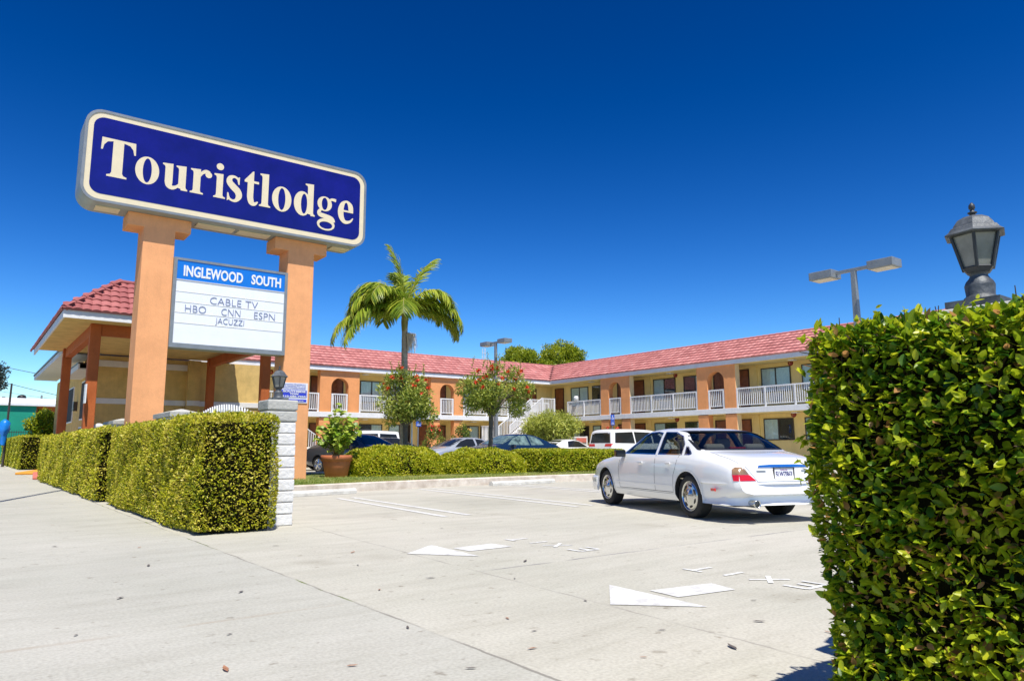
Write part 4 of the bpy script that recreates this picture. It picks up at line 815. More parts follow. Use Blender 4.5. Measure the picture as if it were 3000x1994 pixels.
# ================================================================== ROOF TILES
def tiles(name, parent, o, du, dn, length, run, slope, nc, st=0.0, en=0.0, tw=0.30, amp=0.045, lip=0.035, mtl=None):
    """courses of S tiles from an eave line: o start, du along, dn inward; st/en shorten each end per metre of run"""
    du = np.array(du, float); dn = np.array(dn, float); up_ = np.array([0, 0, 1.0]); o = np.array(o, float)
    nrm = -dn*slope + up_; nrm /= np.linalg.norm(nrm); V, Fc, T = [], [], []
    for i in range(nc):
        r0 = run*i/nc - 0.02; r1 = run*(i+1)/nc + 0.03; a = st*run*i/nc; b = length - en*run*i/nc; n = max(1, int(round((b-a)/tw))); w_ = (b-a)/n
        for j in range(n):
            tone = random.gauss(.5, .2); k = len(V); jit = random.uniform(-.006, .006)
            for q in range(7):
                u = a + w_*(j + q/6); h = amp*abs(math.sin(PI*(q/6)))**0.9
                p0 = o + du*u + dn*r0 + up_*(r0*slope); p1 = o + du*u + dn*r1 + up_*(r1*slope)
                V += [p0 + nrm*(h+lip+jit), p1 + nrm*h, p0 + nrm*(-0.02)]; T += [tone]*3
            for q in range(6):
                A = k+q*3; B = A+3; Fc += [(A, B, B+1, A+1), (A+2, B+2, B, A)]
    me = bpy.data.meshes.new(name); off = np.array(BASE[parent.name]); me.from_pydata([tuple(v-off) for v in V], [], Fc); me.update()
    at = me.attributes.new('tone', 'FLOAT', 'POINT'); at.data.foreach_set('value', np.array(T, np.float32)); return link(name, me, mtl or M['tile'], parent)
def ridge(name, parent, a, b, r=0.11, mtl=None):
    a, b = Vector(a), Vector(b); d = b-a; n = max(2, int(d.length/.36)); mb = MB()
    for i in range(n):
        p, q = a.lerp(b, i/n), a.lerp(b, (i+1.12)/n); mb.tube([p, q], [r*1.08, r*.86], 9, True)
    me = mb.mesh(name, BASE[parent.name]); at = me.attributes.new('tone', 'FLOAT', 'POINT'); at.data.foreach_set('value', np.array([.35]*len(me.vertices), np.float32)); return link(name, me, mtl or M['tile'], parent)

# ================================================================== OFFICE WITH DRIVE-THROUGH CANOPY
t = thing('motel_office', 'cream motel office with a red tiled drive through canopy on terracotta posts', 'building', (5.5, 30, 0)); off = t
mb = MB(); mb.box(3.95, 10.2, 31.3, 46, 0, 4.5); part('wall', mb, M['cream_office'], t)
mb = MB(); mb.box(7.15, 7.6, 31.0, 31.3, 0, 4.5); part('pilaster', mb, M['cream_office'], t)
mb = MB(); mb.box(3.93, 7.15, 31.24, 31.3, 2.66, 2.87); mb.box(7.6, 10.2, 31.24, 31.3, 2.66, 2.87); mb.box(7.13, 7.62, 30.95, 31.0, 2.66, 2.87); mb.box(3.93, 7.15, 31.25, 31.3, 4.08, 4.32); part('trim_band', mb, M['trim'], t, .008)
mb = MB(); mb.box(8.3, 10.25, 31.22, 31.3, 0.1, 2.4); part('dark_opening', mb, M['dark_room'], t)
for x0, x1, y0, y1 in ((2.74, 3.02, 23.75, 24.03), (7.74, 8.02, 23.75, 24.03), (2.70, 2.98, 30.3, 30.58), (7.72, 8.0, 30.3, 30.58)):
    mb = MB(); mb.box(x0, x1, y0, y1, 0, 4.55); part('post', mb, M['post_paint'], t, .015)
mb = MB(); mb.box(3.02, 7.74, 23.78, 24.0, 4.22, 4.55); mb.box(2.77, 2.99, 24.03, 30.3, 4.22, 4.55); mb.box(7.77, 7.99, 24.03, 30.3, 4.22, 4.55); part('beam', mb, M['post_paint'], t, .01)
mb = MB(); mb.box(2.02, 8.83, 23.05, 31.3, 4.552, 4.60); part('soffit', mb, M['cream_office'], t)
mb = MB(); mb.box(1.97, 8.88, 23.0, 23.05, 4.54, 4.76); mb.box(1.97, 2.02, 23.05, 33, 4.54, 4.76); mb.box(8.83, 8.88, 23.05, 33, 4.54, 4.76); part('fascia', mb, M['grey_fascia'], t, .006)
mb = MB(); mb.box(1.965, 8.885, 22.985, 22.999, 4.535, 4.60); part('drip_edge', mb, M['white'], t)
mb = MB(); mb.lathe([(.09, 4.55), (.09, 4.542), (0, 4.542)], (6.4, 27.2, 0), 16); part('soffit_light', mb, M['bronze'], t)
tiles('roof_tiles', t, (1.95, 22.97, 4.78), (1, 0, 0), (0, 1, 0), 6.95, 1.55, 0.78, 6, 1.0, 1.0, 0.235, .034, .04, M['tile_office'])
tiles('roof_tiles', t, (1.95, 34.0, 4.78), (0, -1, 0), (1, 0, 0), 11.03, 1.55, 0.78, 6, 0.0, 1.0, 0.235, .034, .04, M['tile_office'])
tiles('roof_tiles', t, (8.90, 22.97, 4.78), (0, 1, 0), (-1, 0, 0), 11.03, 1.55, 0.78, 6, 1.0, 0.0, 0.235, .034, .04, M['tile_office'])
ridge('hip_ridge', t, (1.98, 23.0, 4.80), (3.50, 24.52, 6.03), .095, M['tile_office']); ridge('hip_ridge', t, (8.87, 23.0, 4.80), (7.35, 24.52, 6.03), .095, M['tile_office']); ridge('top_ridge', t, (3.5, 24.52, 6.02), (7.35, 24.52, 6.02), .08, M['tile_office'])
mb = MB(); mb.box(3.5, 7.4, 24.55, 34, 5.6, 5.98); part('roof_deck', mb, M['asphalt'], t)
mb = MB(); mb.box(2.9, 2.95, 33, 46.5, 4.66, 4.86); mb.box(2.95, 3.95, 33, 46.5, 4.66, 4.70); part('side_eave', mb, M['grey_fascia'], t); mb = MB(); mb.box(2.86, 3.95, 33, 46.5, 4.865, 4.94); part('side_roof_edge', mb, M['bronze'], t)
mb = MB(); mb.box(3.35, 3.95, 31.2, 36.0, 3.92, 3.96); mb.box(3.30, 3.35, 31.2, 36.0, 3.92, 4.12); part('side_awning', mb, M['grey_fascia'], t)
mb = MB(); mb.box(3.28, 3.96, 31.15, 36.05, 4.125, 4.17); part('awning_edge', mb, M['bronze'], t)
for y0, y1, z0, z1 in ((33.2, 35.2, 2.2, 3.7), (38.0, 40.0, 2.2, 3.7), (42, 44, 2.2, 3.7), (33.2, 35.2, .8, 1.8)):
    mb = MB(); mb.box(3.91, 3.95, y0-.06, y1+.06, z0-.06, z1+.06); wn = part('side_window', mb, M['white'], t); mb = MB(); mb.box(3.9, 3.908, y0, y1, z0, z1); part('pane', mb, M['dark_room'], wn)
mb = MB(); mb.box(3.80, 3.95, 36.5, 36.8, 2.6, 3.0); part('wall_lamp', mb, M['bronze'], t)
t = thing('notice_board', 'narrow white notice fixed to the side of the canopy post', 'sign', (2.72, 23.6, 2.25)); mb = MB(); mb.box(2.70, 2.735, 23.45, 23.74, 2.22, 2.76); part('panel', mb, M['white'], t)

# ================================================================== MOTEL, TWO WINGS
t = thing('motel_building', 'two storey L shaped motel with red tile roof, orange arches and white railings', 'building', (29.3, 34.5, 0)); mot = t
def LW(u0, u1, d0, d1, z0, z1, mb): return mb.box(u0, u1, 34.5+d0, 34.5+d1, z0, z1)
def RW(u0, u1, d0, d1, z0, z1, mb): return mb.box(29.3+d0, 29.3+d1, u0, u1, z0, z1)
mb = MB(); mb.box(4, 30.8, 36.0, 43, 0, 4.9); mb.box(30.8, 38, 3, 43, 0, 4.9); part('wall', mb, M['cream'], t)
mb = MB(); mb.box(4, 29.27, 34.42, 36.0, 2.5, 2.76); mb.box(29.27, 30.8, 3, 36.0, 2.5, 2.76); part('balcony_slab', mb, M['white'], t, .01)
mb = MB(); mb.box(4, 29.27, 34.46, 36.0, 4.87, 4.90); mb.box(29.27, 30.8, 3, 36.0, 4.87, 4.90); mb.box(4, 29.3, 34.5, 36, 2.47, 2.498); mb.box(29.3, 30.8, 3, 36, 2.47, 2.498); part('soffit', mb, M['cream'], t)
mb = MB(); mb.box(4, 29.2, 34.38, 34.455, 4.86, 5.08); mb.box(29.2, 29.265, 3, 34.455, 4.86, 5.08); part('fascia', mb, M['grey_fascia'], t)
mb = MB(); mb.box(4, 29.2, 34.36, 34.379, 4.85, 4.92); part('drip_edge', mb, M['white'], t)
tiles('roof_tiles', t, (4, 34.36, 5.09), (1, 0, 0), (0, 1, 0), 25.32, 2.05, 0.59, 7, 0.0, -1.0, .30, .022, .052)
tiles('roof_tiles', t, (29.2, 34.48, 5.09), (0, -1, 0), (1, 0, 0), 31.5, 2.05, 0.59, 7, -1.0, 0.0, .30, .022, .052)
ridge('top_ridge', t, (4, 36.42, 6.32), (31.2, 36.42, 6.32), .075); ridge('top_ridge', t, (31.26, 36.42, 6.32), (31.26, 3, 6.32), .075)
mb = MB(); mb.box(4, 31.3, 36.45, 43, 5.6, 6.27); mb.box(31.3, 38, 3, 43, 5.6, 6.27); mb.box(4, 31.3, 35.2, 36.45, 4.95, 5.35); mb.box(30.0, 31.3, 3, 35.2, 4.95, 5.35); part('roof_deck', mb, M['asphalt'], t)

def arch(u0, u1, o0, o1, top, spring, wing, d0=0.0, d1=0.36):
    """tower wall with a round headed opening down to the slab"""
    cx, rx = (o0+o1)/2, (o1-o0)/2; pts = [(u0, 2.762), (o0, 2.762), (o0, spring)] + [(cx - rx*math.cos(PI*i/16), spring + (top-spring)*math.sin(PI*i/16)) for i in range(1, 16)] + [(o1, spring), (o1, 2.762), (u1, 2.762), (u1, 4.866), (u0, 4.866)]
    mb = MB()
    if wing is LW: mb.prism(pts, 'y', 34.5+d0, 34.5+d1)
    else: mb.prism(pts, 'x', 29.3+d0, 29.3+d1)
    part('arch_tower', mb, M['stucco_motel'], mot)
    for a, b in ((u0, o0), (o1, u1)): mb = MB(); wing(a+.004, b-.004, d0, d1, 0, 2.497, mb); part('ground_pillar', mb, M['stucco_motel'], mot)
    if wing is RW:
        mb = MB(); mb.box(29.3+.03, 29.3+d1, u0-.012, u0-.002, 2.765, 4.86); mb.box(29.3+.03, 29.3+d1, u0-.008, u0+.002, 0, 2.46); part('pale_return', mb, M['jamb'], mot)  # paler strip on the low-y side of each right wing pillar
for b in (7.72, 14.17, 20.62): arch(b, b+2.14, b+.60, b+1.54, 4.5, 4.03, LW)
for b in (27.7, 20.8, 13.9, 7.0): arch(b, b+2.26, b+.64, b+1.64, 4.59, 4.10, RW)
def railing(u0, u1, wing, d=0.06):
    mb = MB(); L = u1-u0; wing(u0, u1, d-.035, d+.035, 3.64, 3.70, mb); wing(u0, u1, d-.02, d+.02, 2.86, 2.90, mb)
    n = max(1, int(L/.108)); npost = max(1, int(round(L/1.6)))
    for i in range(n+1): u = u0+.03+(L-.06)*i/n; wing(u-.017, u+.017, d-.012, d+.012, 2.90, 3.64, mb)
    rl = part('railing', mb, M['white'], mot)
    for i in range(npost+1):
        u = u0+.04+(L-.08)*i/npost; mb = MB(); wing(u-.04, u+.04, d-.045, d-.013, 2.70, 3.66, mb); part('railing_post', mb, M['white'], rl)
for a, b in ((9.88, 14.15), (14.80, 15.68), (16.33, 20.6), (21.25, 22.13), (22.8, 29.25), (5, 7.7)): railing(a, b, LW)
for a, b in ((29.98, 32.9), (28.37, 29.31), (23.08, 27.68), (21.47, 22.41), (16.18, 20.78), (14.56, 15.5), (9.28, 13.88), (3.2, 6.98)): railing(a, b, RW)
def window(u0, u1, z0, z1, wing, flip=False):
    mb = MB(); wd = 1.5; f = .045
    for a, b, c, d in ((u0, u1, z0, z0+f), (u0, u1, z1-f, z1), (u0, u0+f, z0+f, z1-f), (u1-f, u1, z0+f, z1-f), ((u0+u1)/2-.03, (u0+u1)/2+.03, z0+f, z1-f)): wing(a, b, wd-.05, wd-.001, c, d, mb)
    fr = part('window', mb, M['bronze'], mot)
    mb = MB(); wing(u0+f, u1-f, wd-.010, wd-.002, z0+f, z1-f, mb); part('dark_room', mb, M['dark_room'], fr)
    um = (u0+u1)/2; a, b = (u0+f, um-.03) if flip else (um+.03, u1-f); rows = [[], []]; n = 36; open_ = random.random() < .6
    ranges = [(a, b)] + ([] if open_ else [((um+.03, u1-f) if flip else (u0+f, um-.03))])
    for a, b in ranges:
        rows = [[], []]
        for i in range(n+1):
            u = a+(b-a)*i/n; dd = wd-.018+.005*math.sin(i*1.7+math.sin(i)); p = (u, 34.5+dd) if wing is LW else (29.3+dd, u)
            rows[0].append((*p, z0+f)); rows[1].append((*p, z1-f))
        mb = MB(); mb.grid(rows, True); part('curtain', mb, M['curtain'], fr)
    mb = MB(); wing(u0+f, u1-f, wd-.034, wd-.030, z0+f, z1-f, mb); part('pane', mb, M['glass'], fr)
def door(u0, u1, z0, h, wing):
    mb = MB(); wd = 1.5
    for a, b, c, d in ((u0-.06, u0, z0, z0+h+.05), (u1, u1+.06, z0, z0+h+.05), (u0, u1, z0+h, z0+h+.05)): wing(a, b, wd-.045, wd-.001, c, d, mb)
    fr = part('door_frame', mb, M['doorframe'], mot)
    mb = MB(); wing(u0, u1, wd-.022, wd-.002, z0, z0+h, mb); wu = (u1-u0); dr = part('door', mb, M['door'], mot)
    mb = MB()
    for i in range(2):
        for j, (c, d) in enumerate(((.06, .36), (.42, .66), (.72, .94))): wing(u0+wu*(.1+.43*i), u0+wu*(.47+.43*i), wd-.036, wd-.023, z0+h*c, z0+h*d, mb)
    part('door_panel', mb, M['door'], dr, .008); mb = MB(); wing(u0+wu*.88, u0+wu*.93, wd-.07, wd-.023, z0+h*.46, z0+h*.50, mb); part('handle', mb, M['brass'], dr)
def bell(u, z, wing):
    c = (u, 34.5+1.5, z) if wing is LW else (29.3+1.5, u, z); ax = 'y' if wing is LW else 'x'; mb = MB(); mb.lathe([(0, -.10), (.05, -.098), (.11, -.07), (.135, -.03), (.135, -.002), (0, -.002)], c, 18, ax); b = part('alarm_bell', mb, M['bell'], mot)
    mb = MB(); mb.lathe([(0, -.115), (.035, -.11), (.035, -.095)], c, 10, ax); part('bell_centre', mb, M['brass'], b)
def vent(u0, u1, z0, z1, wing):
    mb = MB(); wing(u0, u1, 1.42, 1.499, z0, z1, mb); v = part('air_conditioner', mb, M['trim'], mot, .01); mb = MB()
    for i in range(7): z = z0+.04+(z1-z0-.08)*i/6; wing(u0+.03, u1-.03, 1.41, 1.418, z-.01, z+.01, mb)
    part('grille', mb, M['grey_metal'], v)
for b in (7.85, 14.3, 20.75):
    for z, h, w0, w1 in ((2.76, 1.88, 3.42, 4.58), (0, 2.2, 1.22, 2.24)):
        door(b, b+.74, z, h, LW); door(b+.98, b+1.72, z, h, LW); window(b+2.75, b+4.12, w0, w1, LW); window(b+4.52, b+5.88, w0, w1, LW, True); vent(b+2.9, b+3.5, z+.25, z+.6, LW)
    bell(b+4.30, 4.76, LW)
door(27.2, 27.95, 2.76, 1.88, LW); door(28.6, 29.35, 2.76, 1.88, LW); door(27.2, 27.95, 0, 2.2, LW)
for k_ in range(3):
    s = -6.9*k_
    for z, h, w0, w1 in ((2.76, 1.92, 3.5, 4.68), (0, 2.22, 1.22, 2.25)):
        door(27.98+s, 28.76+s, z, h, RW); door(29.25+s, 30.0+s, z, h, RW); window(25.67+s, 27.24+s, w0, w1, RW); window(23.55+s, 25.1+s, w0, w1, RW, True); vent(26.1+s, 26.8+s, z+.3, z+.68, RW)
    for z in (4.81, 2.40): bell(18.75+6.9+s, z, RW)
    mb = MB(); RW(27.45+s, 27.86+s, 1.42, 1.499, 2.765, 4.868, mb); RW(27.45+s, 27.86+s, 1.42, 1.499, 0, 2.468, mb); part('wall_pilaster', mb, M['cream'], t)
for z, h, w0, w1 in ((2.76, 1.92, 3.5, 4.68), (0, 2.22, 1.22, 2.25)):
    window(30.85, 32.2, w0, w1, RW, True); window(32.56, 34.15, w0, w1, RW); door(34.9, 35.66, z, h, RW)
mb = MB()
for u in (10, 17, 24): LW(u-.15, u+.15, .6, .9, 4.82, 4.868, mb); LW(u-.15, u+.15, .6, .9, 2.42, 2.468, mb)
for u in (31.5, 25.4, 18.2, 11.5): RW(u-.15, u+.15, .6, .9, 4.82, 4.868, mb); RW(u-.15, u+.15, .6, .9, 2.42, 2.468, mb)
part('ceiling_light', mb, M['white'], t, .02)
# stair from the corner down to the left, in front of the left wing
st = MB(); y0, y1 = 33.25, 34.38; n = 9; rise, run_ = .186, .275
mb = MB(); mb.box(27.66, 29.27, y0, y1, 2.52, 2.757); part('stair_landing', mb, M['white'], t, .01)
x = 27.66; z = 2.76; tr = MB()
for i in range(n): tr.box(x-run_-.02, x, y0+.06, y1-.06, z-rise-.05, z-rise); x -= run_; z -= rise
xe, ze = x, z; part('stair_tread', tr, M['trim'], t)
for yy in (y0, y1-.06): mb = MB(); mb.prism([(27.66, 2.50), (27.66, 2.80), (xe, ze+.02), (xe-.15, ze+.02), (xe-.15, ze-.22)], 'y', yy, yy+.06); part('stair_stringer', mb, M['white'], t)
mb = MB(); mb.box(xe-1.3, xe-.15, y0, y1+.2, ze-.2, ze); part('stair_landing', mb, M['white'], t, .01)
x2 = xe-.25; z2 = ze; tr = MB()
for i in range(int(ze/rise)): tr.box(x2-1.0, x2-.1, y0-run_*(i+1), y0-run_*i, z2-rise*(i+1)-.05, z2-rise*(i+1))
part('stair_tread', tr, M['trim'], t)
def srail(p0, p1, parent_name='stair_railing'):
    p0, p1 = Vector(p0), Vector(p1); d = p1-p0; L = d.length; n = max(2, int(Vector((d.x, d.y, 0)).length/.108)); mb = MB()
    for dz, r in ((1.08, .032), (.12, .02)): mb.tube([p0+Vector((0,0,dz)), p1+Vector((0,0,dz))], r, 4, sm=False)
    for i in range(n+1): p = p0 + d*(i/n); mb.box(p.x-.016, p.x+.016, p.y-.012, p.y+.012, p.z+.12, p.z+1.08)
    for p in (p0, p1): mb.box(p.x-.035, p.x+.035, p.y-.036, p.y+.034, p.z-.1, p.z+1.12)
    part(parent_name, mb, M['white'], t)
for yy in (y0+.02, y1-.02): srail((27.62, yy, 2.78), (xe, yy, ze+.02)); srail((27.68, yy, 2.77), (28.6, yy, 2.77))
srail((xe-1.25, y1, ze), (xe-.2, y1, ze)); srail((xe-1.25, y0, ze), (xe-1.25, y1, ze))
# small stair at the far left end
srail((15.2, 34.2, -.35), (12.8, 34.2, 1.25)); mb = MB(); mb.prism([(12.7, .9), (12.7, 1.2), (15.2, -.2), (15.2, 0), (14.6, 0)], 'y', 34.1, 34.16); part('stair_stringer', mb, M['white'], t)
# pool fence in the corner
t = thing('pool_fence', 'low white picket railing with a red notice in front of the green feathery shrub', 'fence', (26.4, 30.2, 0)); mb = MB(); a0, a1 = 23.0, 28.4
for i in range(50): u = a0+(a1-a0)*i/49; mb.box(u-.018, u+.018, 30.2, 30.225, .15, 1.50)
part('picket', mb, M['white'], t); mb = MB(); mb.box(a0, a1, 30.227, 30.26, 1.47, 1.54); mb.box(a0, a1, 30.227, 30.26, .15, .2)
for u in (23.0, 25.7, 28.4): mb.box(u-.045, u+.045, 30.23, 30.30, 0, 1.56)
part('rail', mb, M['white'], t); mb = MB(); mb.box(27.55, 28.3, 30.17, 30.198, 1.22, 1.46); part('red_notice', mb, M['red_kerb'], t)
mb = MB(); mb.lathe([(0, 3.70), (.10, 3.70), (.16, 3.78), (.17, 3.9), (.13, 3.99), (0, 4.0)], (29.36, 32.1, 0), 14); single('white_bundle', mb, M['white'], 'small white bundle resting on the balcony railing near the stair', 'bundle')

# ================================================================== CARS
def paint(name, col, rough=0.28, metal=0.0): return mat(name, col, rough, metal, var=0.03, scale=1.5, coat=0.9)
M['green_glass'] = mat('green_car_glass', (0.17, 0.25, 0.23), 0.06, var=0.5, scale=5, coat=0.6, col2=(0.03, 0.05, 0.05))
M['dark_glass'] = mat('dark_car_glass', (0.016, 0.019, 0.020), 0.08, var=0.0, coat=0.15, spec=0.4)
def pchip(pts):
    x = np.array([p[0] for p in pts], float); y = np.array([p[1] for p in pts], float); h = np.diff(x); d = np.diff(y)/h; m_ = np.zeros(len(x)); m_[0], m_[-1] = d[0], d[-1]
    for i in range(1, len(x)-1):
        if d[i-1]*d[i] > 0: w1, w2 = 2*h[i]+h[i-1], h[i]+2*h[i-1]; m_[i] = (w1+w2)/(w1/d[i-1]+w2/d[i])
    def f(q):
        q = np.clip(q, x[0], x[-1]); i = np.clip(np.searchsorted(x, q)-1, 0, len(h)-1); t = (q-x[i])/h[i]
        return (1+2*t)*(1-t)**2*y[i] + t*(1-t)**2*h[i]*m_[i] + t*t*(3-2*t)*y[i+1] + t*t*(t-1)*h[i]*m_[i+1]
    return f
def lin(pts):
    x = [p[0] for p in pts]; y = [p[1] for p in pts]; return lambda q: np.interp(q, x, y)
def loft(sp, x0=None, x1=None, ins=0.0, n=64, floor=None):
    f = {k: pchip(sp[k]) for k in ('zb', 'zs', 'w', 'wr')}; f['zt'] = pchip(sp['zt']); a = sp['zt'][0][0] if x0 is None else x0; b = sp['zt'][-1][0] if x1 is None else x1
    xs = np.unique(np.concatenate([np.linspace(a, b, n), [q for q in np.linspace(a, a+.15, 5)], [q for q in np.linspace(b-.15, b, 5)]])); rows = []
    for x in xs:
        zb, zs, zt, w_, wr = [float(f[k](x)) for k in ('zb', 'zs', 'zt', 'w', 'wr')]; w_ -= ins; wr = min(wr-ins, w_*.93); zt -= ins*.8; zs = min(zs, zt-.03)
        if floor is not None: zb = floor
        cr = (zt-zs)*sp.get('crown', .16); ze = zt - max(.02, min(cr, .075)); h = zs-zb
        half = [(0, zb), (.75*w_, zb), (.92*w_, zb+.03), (.975*w_, zb+.14*h+.02), (.995*w_, zb+.36*h), (w_, zb+.58*h), (.992*w_, zb+.80*h), (.972*w_, zb+.94*h), (.945*w_, zs),
                (.945*w_*.66+wr*.34, zs+(ze-zs)*.36), (.945*w_*.30+wr*.70, zs+(ze-zs)*.74), (wr, ze), (wr*.93, ze+(zt-ze)*.42), (wr*.6, ze+(zt-ze)*.85), (0, zt)]
        sh = lambda z: sp.get('tail_lean', .22)*(z-.60)*max(0, 1-(x-sp['zt'][0][0])/.35) - sp.get('nose_lean', .25)*(z-.55)*max(0, 1-(sp['zt'][-1][0]-x)/.35)
        rows.append([(x+(sh(z) if ins == 0 else 0), y, z) for y, z in half] + [(x+(sh(z) if ins == 0 else 0), -y, z) for y, z in half[-2:0:-1]])
    mb = MB(); mb.grid(rows, True, True); k = len(rows[0]); mb.add(rows[0], [tuple(range(k))]); mb.add(rows[-1], [tuple(range(k))[::-1]]); return mb
def closed_mesh(mb, name):
    me = mb.mesh(name); bm = bmesh.new(); bm.from_mesh(me); bmesh.ops.remove_doubles(bm, verts=bm.verts, dist=1e-5); bmesh.ops.recalc_face_normals(bm, faces=bm.faces); bm.to_mesh(me); bm.free(); return me
def boolean(me, cutters, mats):
    o = bpy.data.objects.new('tmp', me); C.objects.link(o); tmp = []
    for c, mm in cutters:
        cm = closed_mesh(c, 'cut'); cm.materials.append(mm); q = bpy.data.objects.new('cut', cm); C.objects.link(q); tmp.append(q); b = o.modifiers.new('b', 'BOOLEAN'); b.operation = 'DIFFERENCE'; b.solver = 'EXACT'; b.object = q; b.material_mode = 'TRANSFER'
    dg = bpy.context.evaluated_depsgraph_get(); out = bpy.data.meshes.new_from_object(o.evaluated_get(dg))
    for q in tmp: bpy.data.objects.remove(q)
    bpy.data.objects.remove(o); out.set_sharp_from_angle(angle=R(38)); return out
def drape(bvh, poly, view, off=0.004, step=0.05, sgn=1):
    """2-D outline laid onto the bodywork: view 'side' poly=(x,z), 'rear'/'front' poly=(y,z), 'top' poly=(x,y)"""
    bm = bmesh.new(); bm.faces.new([bm.verts.new((p[0], p[1], 0)) for p in poly]); xs = [p[0] for p in poly]; ys = [p[1] for p in poly]
    for ax, lo, hi in ((0, min(xs), max(xs)), (1, min(ys), max(ys))):
        k = max(1, int((hi-lo)/step))
        for i in range(1, k):
            c = [0, 0, 0]; nn = [0, 0, 0]; c[ax] = lo+(hi-lo)*i/k; nn[ax] = 1; bmesh.ops.bisect_plane(bm, geom=bm.verts[:]+bm.edges[:]+bm.faces[:], plane_co=c, plane_no=nn)
    for v in bm.verts:
        a, b = v.co.x, v.co.y
        if view == 'side': o, d = Vector((a, 3*sgn, b)), Vector((0, -sgn, 0))
        elif view == 'rear': o, d = Vector((-5, a, b)), Vector((1, 0, 0))
        elif view == 'front': o, d = Vector((5, a, b)), Vector((-1, 0, 0))
        else: o, d = Vector((a, b, 4)), Vector((0, 0, -1))
        h, nn, _, _ = bvh.ray_cast(o, d)
        if h is None: h, nn, _, _ = bvh.find_nearest(o + d*(2.2 if view == 'side' else 2.6))
        if nn.dot(d) > 0: nn = -nn
        v.co = h + nn*off
    bm.normal_update()
    for f in bm.faces:
        if f.normal.dot(d) > 0: f.normal_flip()
    mb = MB(); ix = {v: i for i, v in enumerate(bm.verts)}; mb.add([v.co for v in bm.verts], [[ix[v] for v in f.verts] for f in bm.faces], True); bm.free(); return mb
def ribbon(bvh, path, view, wd=.012, off=.003, sgn=1, closed=False):
    mb = MB(); q = [Vector(p) for p in path]; q = q + [q[0]] if closed else q
    for a, b in zip(q[:-1], q[1:]):
        d = b-a
        if d.length < 1e-5: continue
        d.normalize(); n_ = Vector((-d.y, d.x))*wd/2; e = d*wd*.35; s = drape(bvh, [tuple(a-n_-e), tuple(b-n_+e), tuple(b+n_+e), tuple(a+n_-e)], view, off, .06, sgn); mb.add(s.v, s.f, True)
    return mb
def merge(*ms):
    o = MB()
    for m_ in ms:
        k = len(o.v); o.v += m_.v; o.f += [[i+k for i in f] for f in m_.f]; o.smooth += m_.smooth
    return o
def wheel(parent, x, y, r, sgn, style, wd=.21):
    yo = y; mb = MB(); rr = r*.68
    if style == 'disc':
        mb.lathe([(0, .035), (.035, .035), (.05, .028), (.085, .024), (.10, .012), (rr*.55, .006), (rr*.80, .004), (rr*.90, -.006), (rr*.93, -.03), (rr*.955, -.03), (rr*.965, .004), (rr, .006), (rr*1.01, -.02)], (0, 0, 0), 40, 'y')
    else:
        mb.lathe([(0, .0), (.06, .0), (.065, -.02), (rr*.86, -.05), (rr*.9, -.03), (rr*.93, .006), (rr, .006), (rr*1.01, -.02)], (0, 0, 0), 30, 'y')
        for i in range(5):
            a = 2*PI*i/5+.3; mb.tube([(0, -.005, 0), (rr*.9*math.cos(a), -.015, rr*.9*math.sin(a))], [.055, .032], 6)
    mb.v = [(p[0]+x, yo+sgn*p[1], p[2]+r) for p in mb.v]; wo = part('wheel', mb, M['alloy'], parent)
    mb = MB(); mb.lathe([(rr*.99, -.012), (rr*1.02, .004), (r*.80, .012), (r*.93, .004), (r*.985, -.02), (r, -.05), (r, -wd+.05), (r*.985, -wd+.02), (r*.9, -wd), (rr*.9, -wd)], (0, 0, 0), 44, 'y'); mb.v = [(p[0]+x, yo+sgn*p[1], p[2]+r) for p in mb.v]; part('tyre', mb, M['rubber'], wo)
    mb = MB()
    if style == 'disc':
        for i in range(7):
            a0 = 2*PI*i/7; rows = []
            for k in range(14):
                t_ = 2*PI*k/14; rad = rr*.72+rr*.085*math.sin(t_); aa = a0+.27*math.cos(t_); rows.append((x+rad*math.cos(aa), yo+sgn*.009, r+rad*math.sin(aa)))
            mb.add(rows, [tuple(range(14))])
        for i in range(5): a0 = 2*PI*i/5; mb.lathe([(.0, .032), (.009, .031), (.009, .02)], (0, 0, 0), 8, 'y') if False else None
        part('slot', mb, M['black_trim'], wo)
    else: mb.lathe([(0, -.055), (rr*.9, -.055)], (0, 0, 0), 24, 'y'); mb.v = [(p[0]+x, yo+sgn*p[1], p[2]+r) for p in mb.v]; part('brake_disc', mb, M['black_trim'], wo)
    return wo
